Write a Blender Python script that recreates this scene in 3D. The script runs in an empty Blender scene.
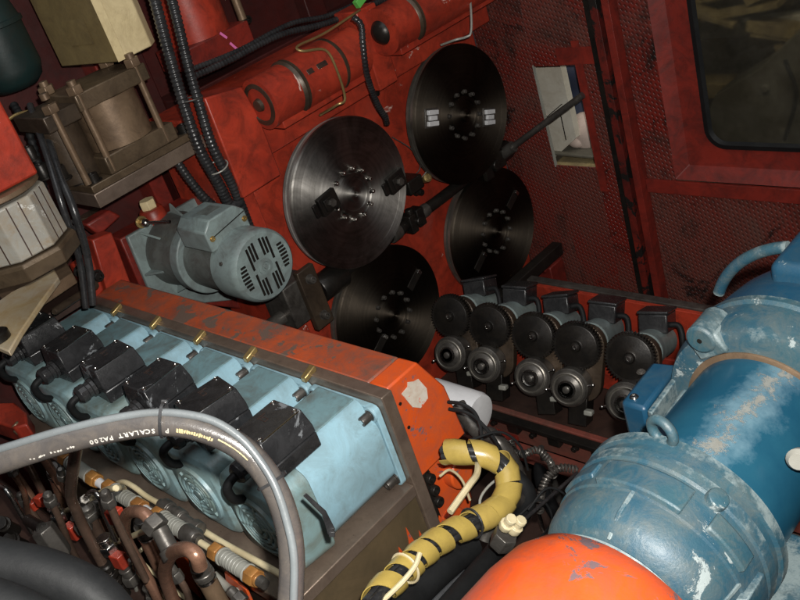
import bpy, bmesh, math, random
from mathutils import Vector as V, Matrix
PI=math.pi; random.seed(7)
sc=bpy.context.scene; C=sc.collection
# ---------------------------------------------------------------- camera
F=905.56
RI=[V((0.70298603,0.65138054,-0.28550662)),V((0.15340067,-0.53086606,-0.83345633)),V((-0.69446301,0.54211125,-0.47311364))]
CP=V((1.95497,-1.48364,2.22588))
def ray(x,y): return RI[0]*((x-400)/F)+RI[1]*((y-300)/F)+RI[2]
def at(x,y,X=None,Y=None,Z=None,d=None):
    r=ray(x,y)
    if X is not None: t=(X-CP.x)/r.x
    elif Y is not None: t=(Y-CP.y)/r.y
    elif Z is not None: t=(Z-CP.z)/r.z
    else: t=d
    return CP+r*t
cam=bpy.data.objects.new('camera',bpy.data.cameras.new('camera')); C.objects.link(cam)
cam.data.sensor_width=36; cam.data.lens=F/800*36; cam.data.clip_start=.02; cam.data.clip_end=60
mc=-RI[1]; mz=-RI[2]
cam.matrix_world=Matrix(((RI[0].x,mc.x,mz.x,CP.x),(RI[0].y,mc.y,mz.y,CP.y),(RI[0].z,mc.z,mz.z,CP.z),(0,0,0,1)))
sc.camera=cam
X_,Y_,Z_=V((1,0,0)),V((0,1,0)),V((0,0,1))
# ---------------------------------------------------------------- materials
class NT:
    def __init__(s,name):
        m=bpy.data.materials.new(name); m.use_nodes=True; s.m=m; s.t=m.node_tree; s.n=s.t.nodes
        s.b=s.n['Principled BSDF']
        tc=s.n.new('ShaderNodeTexCoord'); oi=s.n.new('ShaderNodeObjectInfo')
        mu=s.n.new('ShaderNodeMath'); mu.operation='MULTIPLY'; mu.inputs[1].default_value=23.7; s.l(oi.outputs['Random'],mu.inputs[0])
        ad=s.n.new('ShaderNodeVectorMath'); ad.operation='ADD'; s.l(tc.outputs['Object'],ad.inputs[0]); s.l(mu.outputs[0],ad.inputs[1])
        s.co=ad.outputs[0]; s.obj=tc.outputs['Object']
    def l(s,a,b): s.t.links.new(a,b)
    def noise(s,scale,det=6,rough=.6,dist=0,co=None,stretch=None):
        n=s.n.new('ShaderNodeTexNoise'); n.inputs['Scale'].default_value=scale; n.inputs['Detail'].default_value=det
        n.inputs['Roughness'].default_value=rough; n.inputs['Distortion'].default_value=dist
        c=co or s.co
        if stretch:
            mp=s.n.new('ShaderNodeMapping'); mp.inputs['Scale'].default_value=stretch; s.l(c,mp.inputs['Vector']); c=mp.outputs[0]
        s.l(c,n.inputs['Vector']); return n.outputs['Fac']
    def ramp(s,fac,a,b,ca=(0,0,0,1),cb=(1,1,1,1)):
        r=s.n.new('ShaderNodeValToRGB'); e=r.color_ramp.elements; e[0].position=a; e[1].position=b; e[0].color=ca; e[1].color=cb
        s.l(fac,r.inputs[0]); return r.outputs[0]
    def mix(s,fac,a,b):
        m=s.n.new('ShaderNodeMix'); m.data_type='RGBA'
        if isinstance(fac,(int,float)): m.inputs[0].default_value=fac
        else: s.l(fac,m.inputs[0])
        for v,i in ((a,6),(b,7)):
            if isinstance(v,(tuple,list)): m.inputs[i].default_value=tuple(v[:3])+(1,)
            else: s.l(v,m.inputs[i])
        return m.outputs[2]
    def math(s,op,a,b=None):
        m=s.n.new('ShaderNodeMath'); m.operation=op
        for v,i in ((a,0),(b,1)):
            if v is None: continue
            if isinstance(v,(int,float)): m.inputs[i].default_value=v
            else: s.l(v,m.inputs[i])
        return m.outputs[0]
    def bump(s,h,st=.3,dist=.002):
        b=s.n.new('ShaderNodeBump'); b.inputs['Strength'].default_value=st; b.inputs['Distance'].default_value=dist
        s.l(h,b.inputs['Height']); s.l(b.outputs[0],s.b.inputs['Normal'])
    def set(s,**k):
        for n,v in k.items():
            i=s.b.inputs[n.replace('_',' ')]
            if hasattr(v,'is_output') or hasattr(v,'links'): s.l(v,i)
            else: i.default_value=v if not isinstance(v,tuple) else v+(1,)
def paint(name,base,var=None,dirt=(.03,.022,.018),dirt_amt=.45,chip=None,chip_t=.66,rough=.42,scale=6,metal=0.,bump=.25,chip_s=9,coat=0.,wear_rough=.3,edge=None):
    t=NT(name)
    var=var or tuple(c*.6 for c in base)
    c=t.mix(t.ramp(t.noise(scale*.6,5,.6,.5),.35,.65),base,var)
    f=t.ramp(t.noise(scale*2.2,9,.72,.8),.42,.72)
    c=t.mix(t.math('MULTIPLY',f,dirt_amt),c,dirt)
    c=t.mix(t.math('MULTIPLY',t.ramp(t.noise(scale*1.6,11,.8,.35),.56,.68),dirt_amt*.8),c,dirt)
    if edge:
        g=t.n.new('ShaderNodeNewGeometry')
        pe=t.math('ADD',g.outputs['Pointiness'],t.math('MULTIPLY',t.math('SUBTRACT',t.noise(22,8,.75),.5),.22))
        c=t.mix(t.ramp(pe,.556,.585),c,edge)
    h=t.noise(scale*14,5,.7)
    if chip:
        m=t.ramp(t.noise(chip_s,12,.72,.6),chip_t,chip_t+.02)
        c=t.mix(m,c,chip)
        h=t.math('ADD',h,t.math('MULTIPLY',m,-1.2))
    r=t.math('ADD',t.math('MULTIPLY',t.noise(scale*5,6,.7),wear_rough),rough-wear_rough*.5)
    t.set(Base_Color=c,Roughness=r,Metallic=float(metal)); t.b.inputs['Coat Weight'].default_value=coat
    t.b.inputs['Coat Roughness'].default_value=.25
    t.bump(h,bump,.0012); return t.m
M={}
M['red']=paint('red_paint',(.42,.044,.02),(.30,.028,.014),(.045,.013,.009),.7,(.6,.42,.36),.65,.4,7)
M['red_dirty']=paint('dirty_red_paint',(.23,.022,.013),(.15,.015,.010),(.02,.009,.008),.7,None,.7,.45,7)
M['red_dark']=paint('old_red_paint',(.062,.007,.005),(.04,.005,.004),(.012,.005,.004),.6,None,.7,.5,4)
M['orange']=paint('orange_paint',(.60,.085,.013),(.54,.066,.011),(.16,.08,.06),.4,(.15,.10,.11),.605,.4,9,chip_s=16)
M['cover']=paint('chipped_orange_paint',(.56,.078,.012),(.47,.055,.010),(.10,.06,.05),.55,(.13,.085,.09),.555,.42,10,chip_s=9)
M['orange_top']=paint('worn_orange_paint',(.44,.075,.022),(.30,.055,.02),(.10,.07,.055),.9,(.13,.085,.065),.55,.48,8,chip_s=17)
M['teal']=paint('teal_paint',(.27,.44,.52),(.23,.39,.46),(.12,.13,.11),.45,None,.6,.38,8)
M['teal_top']=paint('smudged_teal_paint',(.18,.31,.34),(.13,.22,.24),(.09,.075,.055),.75,None,.6,.4,8)
M['bell']=paint('greenish_cast_paint',(.22,.34,.37),(.16,.235,.225),(.10,.085,.05),.7,(.42,.47,.46),.65,.4,9)
M['grey']=paint('grey_green_paint',(.22,.28,.27),(.16,.2,.2),(.06,.05,.045),.6,(.42,.44,.42),.66,.42,8)
M['grey_dirty']=paint('stained_grey_paint',(.13,.15,.14),(.08,.085,.08),(.03,.022,.018),.7,(.2,.2,.19),.68,.5,9)
M['blue']=paint('blue_paint',(.007,.05,.095),(.007,.038,.075),(.04,.07,.085),.5,(.18,.23,.24),.635,.38,9,chip_s=18)
M['blue_pale']=paint('faded_blue_paint',(.012,.052,.085),(.026,.070,.088),(.085,.10,.095),.85,(.24,.28,.28),.60,.48,13,chip_s=14,bump=.5,edge=(.15,.19,.195))
# barrel paint: a long scraped patch with its own place on the barrel
def scraped():
    t=NT('scraped_blue_paint')
    c=t.mix(t.ramp(t.noise(8,6,.6),.4,.6),(.007,.047,.082),(.011,.062,.098))
    co=t.obj
    sx=t.n.new('ShaderNodeSeparateXYZ'); t.l(co,sx.inputs[0])
    # object frame: barrel axis along Y, top = +Z ; patch runs along Y near the crest
    d=t.math('ABSOLUTE',t.math('SUBTRACT',t.math('ADD',sx.outputs[0],t.math('MULTIPLY',sx.outputs[1],-.1)),.040))
    w=t.math('SUBTRACT',1.0,t.math('MULTIPLY',d,24.))
    n=t.noise(48,12,.8,.4)
    m=t.ramp(t.math('ADD',t.math('MULTIPLY',w,.23),n),.69,.75)
    m2=t.ramp(t.math('ADD',t.math('MULTIPLY',w,.30),t.noise(15,8,.7)),.56,.84)
    c=t.mix(t.math('MULTIPLY',m2,.4),c,(.2,.3,.34))
    c=t.mix(m,c,t.mix(t.noise(60,4),(.19,.21,.205),(.12,.105,.08)))
    t.set(Base_Color=c,Roughness=t.math('ADD',.28,t.math('MULTIPLY',m,.3)))
    t.bump(t.math('MULTIPLY',m,-1.),.5,.001); return t.m
M['blue_scraped']=scraped()
M['bronze']=paint('bronze_brown_metal',(.23,.155,.095),(.16,.105,.065),(.05,.032,.02),.6,None,.7,.42,8,metal=.4)
M['bronze_dk']=paint('dark_bronze_metal',(.09,.062,.04),(.055,.04,.028),(.02,.014,.011),.7,None,.7,.4,8,metal=.4)
M['brown_steel']=paint('oily_brown_steel',(.17,.12,.065),(.11,.08,.045),(.06,.05,.03),.5,(.3,.1,.05),.74,.42,5,metal=.35)
M['steel_strip']=paint('browned_steel',(.28,.21,.16),(.2,.15,.12),(.1,.07,.05),.5,None,.7,.32,9,metal=.6)
M['steel']=paint('bright_steel',(.55,.54,.52),(.4,.39,.37),(.1,.08,.06),.35,None,.7,.25,12,metal=1.)
M['steel_dk']=paint('oiled_dark_steel',(.15,.14,.125),(.08,.072,.065),(.025,.02,.017),.75,None,.7,.36,10,metal=.6)
M['black_oil']=paint('oily_black_steel',(.022,.019,.017),(.013,.012,.011),(.05,.04,.03),.4,None,.7,.36,10,metal=.5)
M['black_pl']=paint('black_plastic',(.014,.014,.015),(.02,.02,.021),(.16,.16,.16),.14,(.12,.12,.12),.66,.27,12,wear_rough=.25)
M['rubber']=paint('black_rubber',(.006,.0065,.007),(.009,.0095,.01),(.022,.022,.022),.3,None,.7,.6,10)
M['rubber'].node_tree.nodes['Principled BSDF'].inputs['Specular IOR Level'].default_value=.22
M['hose']=paint('grey_hose_rubber',(.062,.056,.053),(.045,.041,.039),(.12,.10,.08),.5,None,.7,.27,18)
M['hose_thin']=paint('grey_cable_sheath',(.13,.145,.15),(.10,.11,.115),(.07,.065,.06),.3,None,.7,.33,14)
M['yellow']=paint('yellow_spiral_plastic',(.46,.33,.085),(.36,.26,.06),(.17,.12,.04),.35,None,.7,.3,12,coat=.3)
M['amber']=paint('amber_brass',(.42,.2,.05),(.33,.14,.04),(.1,.06,.03),.4,None,.7,.3,14,metal=.3)
M['whitegrey']=paint('pale_grey_plastic',(.28,.28,.25),(.22,.22,.19),(.15,.12,.09),.3,None,.7,.4,14)
M['white']=paint('white_plastic_and_jaw_glare',(.62,.62,.62),(.5,.5,.51),(.2,.19,.18),.2,None,.7,.35,9)  # plastic parts, and the painted flash glare on the disc jaws
M['cream']=paint('cream_tube_plastic',(.6,.52,.33),(.5,.42,.25),(.25,.18,.1),.35,None,.7,.35,14)
M['copper']=paint('brown_copper_pipe',(.36,.19,.12),(.24,.13,.09),(.07,.04,.03),.5,None,.7,.28,14,metal=.5)
M['copper_dk']=paint('dark_brown_pipe',(.2,.125,.09),(.12,.08,.06),(.04,.03,.022),.5,None,.7,.3,14,metal=.5)
M['brass']=paint('dull_brass',(.5,.36,.15),(.35,.25,.1),(.12,.08,.04),.4,None,.7,.33,14,metal=.7)
M['cream_paint']=paint('yellowed_cream_paint',(.72,.60,.36),(.58,.47,.26),(.2,.13,.06),.45,(.16,.09,.05),.7,.5,7)
M['ochre_paint']=paint('ochre_worn_paint',(.24,.18,.08),(.18,.13,.055),(.07,.05,.03),.5,(.08,.05,.03),.7,.5,7)
M['plate_worn']=paint('worn_yellow_grey_plate',(.48,.38,.22),(.5,.43,.33),(.36,.2,.05),.6,(.12,.1,.08),.7,.45,10)
M['white_worn']=paint('scuffed_white_metal',(.34,.33,.29),(.26,.25,.22),(.24,.15,.06),.55,(.5,.49,.45),.62,.4,12)
M['green_tag']=paint('bright_green_plastic',(.12,.5,.08),(.1,.4,.07),(.05,.1,.03),.2)
M['bench_red']=paint('grimy_red_brown_bench',(.24,.05,.035),(.12,.06,.045),(.04,.028,.022),.7,None,.7,.45,6)
M['green_dark']=paint('dark_green_paint',(.006,.022,.021),(.005,.016,.016),(.02,.016,.013),.5,None,.7,.5,6)
M['floor']=paint('oily_dark_floor',(.04,.028,.022),(.025,.018,.015),(.015,.012,.01),.6,None,.7,.5,3)
M['grime']=paint('greasy_dark_metal',(.075,.04,.03),(.05,.03,.024),(.015,.012,.011),.6,(.1,.03,.02),.72,.45,6,metal=.3)
M['box']=paint('scuffed_black_plastic',(.012,.012,.013),(.02,.02,.021),(.10,.10,.105),.2,(.17,.18,.19),.60,.26,12,wear_rough=.22,chip_s=13)
M['bronze_mid']=paint('brown_plate_metal',(.15,.105,.065),(.10,.07,.042),(.03,.02,.014),.6,None,.7,.38,8,metal=.4)
M['label']=paint('torn_pale_label',(.6,.55,.48),(.5,.44,.36),(.4,.2,.12),.4,(.72,.08,.02),.6,.5,30,chip_s=40)
M['gold']=paint('worn_gold_print',(.55,.45,.22),(.45,.36,.18),(.2,.17,.12),.4,None,.7,.45,60)
M['print']=paint('worn_white_print',(.6,.58,.52),(.5,.47,.42),(.22,.2,.18),.5,None,.7,.45,80)
M['pink']=paint('pink_marker_paint',(.75,.18,.45),(.7,.15,.4),(.4,.1,.2),.2,None,.7,.5,20)
M['bluecloth']=paint('dark_blue_cloth',(.02,.03,.06),(.015,.02,.045),(.03,.03,.04),.4,None,.7,.8,10)
M['lightcloth']=paint('pale_pink_cloth',(.6,.48,.42),(.5,.4,.35),(.3,.25,.2),.4,None,.7,.8,8)
M['plank']=paint('painted_white_board',(.55,.53,.46),(.48,.45,.37),(.2,.15,.09),.4,None,.7,.6,6)
M['concrete']=paint('workshop_concrete',(.2,.16,.11),(.14,.11,.08),(.05,.04,.03),.5,None,.7,.7,3)
M['hay']=paint('yellow_debris',(.35,.27,.12),(.22,.17,.09),(.06,.04,.02),.6,None,.7,.8,14)
M['outgrey']=paint('grey_brown_sheet',(.14,.13,.10),(.10,.095,.075),(.05,.04,.03),.5,None,.7,.6,5)
def turned(name,base,r0):
    t=NT(name)
    ln=t.n.new('ShaderNodeVectorMath'); ln.operation='LENGTH'
    mp=t.n.new('ShaderNodeMapping'); mp.inputs['Scale'].default_value=(0,1,1); t.l(t.obj,mp.inputs[0]); t.l(mp.outputs[0],ln.inputs[0])
    rn=t.n.new('ShaderNodeTexNoise'); rn.noise_dimensions='1D'; rn.inputs['Scale'].default_value=120; rn.inputs['Detail'].default_value=6; t.l(ln.outputs['Value'],rn.inputs['W'])
    sm=t.noise(9,6,.65,1.)
    c=t.mix(t.ramp(rn.outputs['Fac'],.3,.7),base,tuple(x*.78 for x in base))
    c=t.mix(t.math('MULTIPLY',t.ramp(sm,.4,.65),.6),c,(.035,.03,.024))
    t.set(Base_Color=c,Metallic=1.0,Roughness=t.math('ADD',r0,t.math('MULTIPLY',sm,.2)))
    t.b.inputs['Anisotropic'].default_value=.84; t.b.inputs['Anisotropic Rotation'].default_value=.25
    tg=t.n.new('ShaderNodeTangent'); tg.direction_type='RADIAL'; tg.axis='X'; t.l(tg.outputs[0],t.b.inputs['Tangent'])
    t.bump(rn.outputs['Fac'],.05,.0006); return t.m
M['disc']=turned('turned_dark_steel',(.42,.40,.37),.42)
M['disc_rim']=paint('polished_rim_steel',(.62,.60,.57),(.5,.48,.45),(.12,.1,.08),.3,None,.7,.42,12,metal=.75)
M['rim_oil']=paint('oily_rim_steel',(.25,.23,.2),(.15,.14,.12),(.05,.04,.03),.4,None,.7,.4,12,metal=.75)
M['disc_oil']=turned('oily_turned_steel',(.08,.065,.05),.5)
def perforated():
    t=NT('perforated_red_sheet')
    sx=t.n.new('ShaderNodeSeparateXYZ'); t.l(t.obj,sx.inputs[0])
    x,z=sx.outputs[0],sx.outputs[2]
    a=t.math('SINE',t.math('MULTIPLY',t.math('ADD',x,t.math('MULTIPLY',z,.75)),310.))
    b=t.math('SINE',t.math('MULTIPLY',t.math('SUBTRACT',t.math('MULTIPLY',x,.5),t.math('MULTIPLY',z,.55)),310.))
    h=t.math('MULTIPLY',a,b)
    m=t.ramp(h,.25,.5)
    f=t.ramp(t.noise(2.2,7,.7,.6),.4,.66)
    c=t.mix(f,(.15,.016,.011),(.10,.04,.03))
    c=t.mix(t.math('MULTIPLY',t.ramp(t.noise(3.2,10,.78,1.0),.5,.62),.8),c,(.03,.016,.013))
    c=t.mix(t.ramp(t.noise(6,11,.78,.8),.55,.64),c,(.012,.008,.007))
    c=t.mix(t.math('MULTIPLY',m,.5),c,(.02,.008,.007))
    t.set(Base_Color=c,Roughness=t.math('ADD',.35,t.math('MULTIPLY',f,.15)))
    t.bump(t.math('MULTIPLY',m,-1.),.6,.002); return t.m
M['grease']=paint('grease_blackened_red_paint',(.16,.017,.011),(.09,.011,.009),(.01,.008,.007),.9,(.012,.01,.009),.5,.4,6,chip_s=6)
M['perf']=perforated()
def glassm():
    t=NT('dusty_window_glass'); t.set(Base_Color=(.5,.5,.45),Roughness=.12); t.b.inputs['Transmission Weight'].default_value=.965; t.set(Base_Color=t.mix(t.ramp(t.noise(6,7,.7),.4,.7),(.3,.28,.22),(.55,.53,.45)),Roughness=t.math('MULTIPLY',t.noise(9,6,.7),.25))
    t.b.inputs['IOR'].default_value=1.08
    return t.m
M['glass']=glassm()
# ---------------------------------------------------------------- mesh builder
def frame(ax):
    a=ax.normalized(); u=a.cross(Z_ if abs(a.z)<.9 else X_).normalized(); return a,u,a.cross(u)
def catmull(p,n=8):
    p=[V(q) for q in p]; q=[p[0]*2-p[1]]+p+[p[-1]*2-p[-2]]; o=[]
    for i in range(1,len(q)-2):
        for k in range(n):
            t=k/n; a,b,c,d=q[i-1],q[i],q[i+1],q[i+2]
            o.append(.5*((2*b)+(c-a)*t+(2*a-5*b+4*c-d)*t*t+(3*b-a-3*c+d)*t**3))
    o.append(p[-1]); return o
def resample(p,step):
    o=[p[0]]; acc=0
    for i in range(1,len(p)):
        a,b=p[i-1],p[i]; L=(b-a).length; d=step-acc
        while d<=L:
            o.append(a.lerp(b,d/L)); d+=step
        acc=L-(d-step)
    return o
def frames(p):
    T=[]; 
    for i in range(len(p)): T.append((p[min(i+1,len(p)-1)]-p[max(i-1,0)]).normalized())
    u=frame(T[0])[1]; o=[]
    for t in T:
        u=(u-t*u.dot(t)).normalized(); o.append((t,u,t.cross(u)))
    return o
class MB:
    def __init__(s): s.b=bmesh.new()
    def quadring(s,rings,caps=True,closed=False):
        vs=[[s.b.verts.new(p) for p in r] for r in rings]; n=len(vs[0])
        for i in range(len(vs)-(0 if closed else 1)):
            a,b=vs[i],vs[(i+1)%len(vs)]
            for k in range(n): s.b.faces.new((a[k],a[(k+1)%n],b[(k+1)%n],b[k]))
        if caps and not closed:
            s.b.faces.new(vs[0][::-1]); s.b.faces.new(vs[-1])
        return s
    def box(s,x0,x1,y0,y1,z0,z1): return s.prism([V((x0,y0,z0)),V((x1,y0,z0)),V((x1,y1,z0)),V((x0,y1,z0))],V((0,0,z1-z0)))
    def prism(s,pts,vec):
        pts=[V(p) for p in pts]; vec=V(vec); return s.quadring([pts,[p+vec for p in pts]])
    def obox(s,c,a,b,d):
        c,a,b,d=map(V,(c,a,b,d)); return s.prism([c-a-b-d,c+a-b-d,c+a+b-d,c-a+b-d],d*2)
    def cyl(s,p0,p1,r0,r1=None,n=24):
        r1=r0 if r1 is None else r1; return s.lathe(p0,V(p1)-V(p0),[(0,r0),((V(p1)-V(p0)).length,r1)],n)
    def lathe(s,o,ax,prof,n=32,caps=True,ph=0,closed=False):
        o=V(o); a,u,w=frame(V(ax)); R=[]
        for t,r in prof: R.append([o+a*t+(u*math.cos(ph+2*PI*k/n)+w*math.sin(ph+2*PI*k/n))*max(r,1e-5) for k in range(n)])
        return s.quadring(R,caps,closed)
    def hexn(s,p0,ax,h,r): return s.lathe(p0,ax,[(0,r*.95),(h*.12,r),(h*.88,r),(h,r*.93)],6)
    def bolt(s,p,ax,r,h,sock=True):
        a=V(ax).normalized(); p=V(p)
        s.lathe(p,a,[(0,r*1.35),(h*.12,r*1.35),(h*.14,r),(h*.93,r),(h,r*.9)]+([(h,r*.55),(h*.6,r*.5)] if sock else [(h*1.02,r*.3)]),12)
        return s
    def tube(s,pts,r,n=12,smooth=8,corr=None,step=None):
        p=catmull(pts,smooth) if smooth else [V(q) for q in pts]
        if step: p=resample(p,step)
        fr=frames(p); R=[]
        for i,(q,(t,u,w)) in enumerate(zip(p,fr)):
            rr=r(i/(len(p)-1)) if callable(r) else r
            if corr: rr=rr*(1+corr*(1 if i%4 in(0,1) else -1))
            R.append([q+(u*math.cos(2*PI*k/n)+w*math.sin(2*PI*k/n))*rr for k in range(n)])
        return s.quadring(R)
    def helix(s,pts,R,pitch,r,n=6,seg=10):
        p=resample(catmull(pts,10),pitch/seg); fr=frames(p)
        h=[q+(u*math.cos(2*PI*i/seg)+w*math.sin(2*PI*i/seg))*R for i,(q,(t,u,w)) in enumerate(zip(p,fr))]
        return s.tube(h,r,n,0)
    def torus(s,c,ax,R,r,n=32,m=8):
        return s.lathe(c,ax,[(r*math.sin(2*PI*k/m),R+r*math.cos(2*PI*k/m)) for k in range(m)],n,closed=True)
    def sphere(s,c,r,sc_=(1,1,1)):
        m=bmesh.ops.create_uvsphere(s.b,u_segments=20,v_segments=12,radius=r)
        for v in m['verts']: v.co=V((v.co.x*sc_[0],v.co.y*sc_[1],v.co.z*sc_[2]))+V(c)
        return s
def wpos(o):
    w=V((0,0,0))
    while o is not None: w+=o.location; o=o.parent
    return w
def link(name,mb,mat,parent=None,bevel=0,ang=38,origin=None,seg=2):
    bmesh.ops.recalc_face_normals(mb.b,faces=mb.b.faces)
    me=bpy.data.meshes.new(name); mb.b.to_mesh(me); mb.b.free()
    me.materials.append(M[mat] if isinstance(mat,str) else mat)
    me.shade_smooth()
    me.set_sharp_from_angle(angle=math.radians(ang))
    o=bpy.data.objects.new(name,me); C.objects.link(o)
    if parent is None:
        xs=[v.co for v in me.vertices]
        org=V(origin) if origin else V((sum(v.x for v in xs)/len(xs),sum(v.y for v in xs)/len(xs),min(v.z for v in xs)))
        me.transform(Matrix.Translation(-org)); o.location=org
    else:
        me.transform(Matrix.Translation(-wpos(parent))); o.parent=parent
    if bevel:
        b=o.modifiers.new('bevel','BEVEL'); b.width=bevel; b.segments=seg; b.limit_method='ANGLE'; b.angle_limit=math.radians(40); b.harden_normals=False
    return o
def tag(o,label,cat=None,group=None,kind=None):
    if label: o['label']=label
    if cat: o['category']=cat
    if group: o['group']=group
    if kind: o['kind']=kind
    return o
def thing(name,label,cat,loc,group=None):
    o=bpy.data.objects.new(name,None); C.objects.link(o); o.empty_display_size=.02; o.location=V(loc); return tag(o,label,cat,group)
def kids(o): return [c for c in bpy.data.objects if c.parent==o]
def dup(o,d,label,group=None):
    def cp(q,par):
        c=q.copy(); C.objects.link(c); c.parent=par
        for ch in kids(q): cp(ch,c)
        return c
    r=cp(o,None); r.location=o.location+V(d); r['label']=label
    if group: r['group']=group
    return r
def single(name,mb,mat,label,cat,group=None,bevel=0,**k): return tag(link(name,mb,mat,None,bevel,**k),label,cat,group)
# ================================================================ SETTING
tag(link('floor',MB().box(-1.2,4.5,-4,5.5,-.1,0),'floor',origin=(0,0,0)),None,kind='structure')
# back wall of the machine room (red body far behind everything)
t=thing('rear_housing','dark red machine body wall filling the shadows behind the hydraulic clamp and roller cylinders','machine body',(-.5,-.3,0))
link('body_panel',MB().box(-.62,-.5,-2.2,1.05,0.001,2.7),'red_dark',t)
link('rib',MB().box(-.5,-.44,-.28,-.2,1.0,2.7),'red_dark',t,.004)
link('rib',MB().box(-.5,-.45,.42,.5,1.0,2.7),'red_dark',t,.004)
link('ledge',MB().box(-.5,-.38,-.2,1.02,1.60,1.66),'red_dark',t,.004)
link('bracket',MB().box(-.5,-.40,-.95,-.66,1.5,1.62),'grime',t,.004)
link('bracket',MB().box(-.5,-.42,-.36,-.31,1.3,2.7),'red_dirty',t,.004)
# ---- head stock wall carrying the discs
t=thing('disc_frame','orange red painted cast machine frame that carries the four large steel discs','machine frame',(-.2,.2,0))
link('front_plate',MB().prism([(-.34,-.33,.3),(-.34,.79,.3),(-.34,.79,1.66),(-.34,-.33,1.66)],(.23,0,0)),'red',t,.006)
# pillow blocks (faces of the roller cylinders)
def pillow(y0,y1,zt,nm='bearing_block'):
    p=[(0,y0,1.45),(0,y1,1.45),(0,y1,1.62),(0,y1-.015,zt-.02),(0,y0+.005,zt)]
    return link(nm,MB().prism([V(q)-V((.11,0,0)) for q in p],(.11,0,0)),'red',t,.004)
pillow(-.335,-.20,1.725)
link('bearing_block',MB().box(-.11,-.012,.235,.315,1.50,1.735),'red',t,.004)
link('ledge',MB().box(-.109,-.035,-.2,.235,1.50,1.585),'red',t,.004)
link('ledge',MB().box(-.109,-.035,.315,.80,1.50,1.585),'red',t,.004)
link('foot_rib',MB().box(-.109,-.05,-.33,-.27,.7,1.449),'red',t,.004)
for (y,z) in ((-.215,1.47),(.29,1.47)):
    link('bolt',MB().bolt((-.11,y,z),X_,.009,.02),'black_oil',t)
for q in ((.245,1.06),(.285,1.17),(.30,1.03),(.22,1.20),(.335,1.11)):
    link('bolt',MB().bolt((-.11,q[0],q[1]),X_,.011,.03),'black_oil',t)
# ---- discs
def make_disc(name,label,x,y,z,mat,jaws,r=.221):
    t=thing(name,label,'disc',(x,y,z),'large steel discs on the red frame')
    o=V((x,y,z))
    link('disc_plate',MB().lathe(o-X_*.014,X_,[(0,r*.985),(.0,r),(.010,r),(.014,r*.985),(.0141,r*.86),(.0135,r*.858),(.0141,r*.85),(.0141,.075),(.010,.072),(.0101,.0)],128,caps=True),mat,t,ang=30)
    link('rim',MB().lathe(o-X_*.045,X_,[(0,r*.97),(.002,r*.99),(.012,r*.99),(.013,r*.955),(.019,r*.955),(.020,r*.993),(.0305,r*.993)],128),'disc_rim' if mat=='disc' else 'rim_oil',t,ang=25)
    link('axle',MB().cyl(o-X_*.12,o-X_*.045,.05),'black_oil',t)
    link('hub',MB().lathe(o-X_*.006,X_,[(0,.062),(.012,.060),(.013,.05),(.010,.048),(.010,.022),(.02,.02),(.021,.008),(.014,.006)],48),mat,t,ang=30)
    for k in range(12):
        a=2*PI*(k+.3)/12
        q=o+V((.0005,math.cos(a)*.0735,math.sin(a)*.0735))
        link('bolt',MB().bolt(q-X_*.004,X_,.0065,.014),'steel_dk' if mat=='disc_oil' else 'steel',t)
    for (jx_,jy_,rot,kind) in jaws:
        jp=at(jx_,jy_,X=x)-V((x,y,z)); jy,jz=jp.y,jp.z
        u=V((0,math.cos(rot),math.sin(rot))); w=V((0,-math.sin(rot),math.cos(rot))); c=o+V((0,jy,jz))
        if kind=='dark':
            j=link('jaw',MB().obox(c+X_*.008,u*.034,w*.028,X_*.008).obox(c+X_*.019-u*.004,u*.018,w*.018,X_*.004).obox(c+X_*.006-u*.046,u*.008,w*.02,X_*.005),'black_oil',t,.002)
            link('nut',MB().hexn(c+X_*.022,X_,.012,.012),'steel_dk',j)
        elif kind=='bright':
            for s_ in (-1,0,1):
                j=link('glare_jaw_block',MB().obox(c+X_*.007+w*s_*.017,u*.022 if s_ else u*.016,w*.0072,X_*.007),'white',t,.0015)  # white stands in for the flash reflecting off the jaws
            link('jaw_base',MB().obox(c+X_*.002,u*.03,w*.03,X_*.0025),'steel_dk',t,.001)
        else:
            j=link('slot',MB().obox(c+X_*.001,u*.034,w*.014,X_*.0022),'black_oil',t,.0005)
            link('slot_key',MB().obox(c+X_*.005+u*.03,u*.006,w*.009,X_*.004),'steel',t,.0005)
    return t
d1=make_disc('faceplate_disc','large shiny turned steel disc with two black jaws, nearest the grey electric motor',0,0.005,1.285,'disc',[(326,202,.1,'dark'),(394,181,.1,'dark')])
d2=make_disc('faceplate_disc','large dark steel disc with two jaw blocks in painted flash glare, beside the rectangular wall opening',0,.53,1.292,'disc_oil',[(431,118,-.35,'bright'),(488,117,-.35,'bright')])
d3=make_disc('faceplate_disc','large oily black disc half hidden behind the end of the orange beam',-.035,.022,.845,'disc_oil',[(414,280,.5,'slot'),(380,345,.5,'slot')])
d4=make_disc('faceplate_disc','large oily black disc just above the gear spindles, without bright jaws',-.035,.567,.84,'disc_oil',[(480,262,.5,'slot'),(512,200,.5,'slot')])
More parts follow.
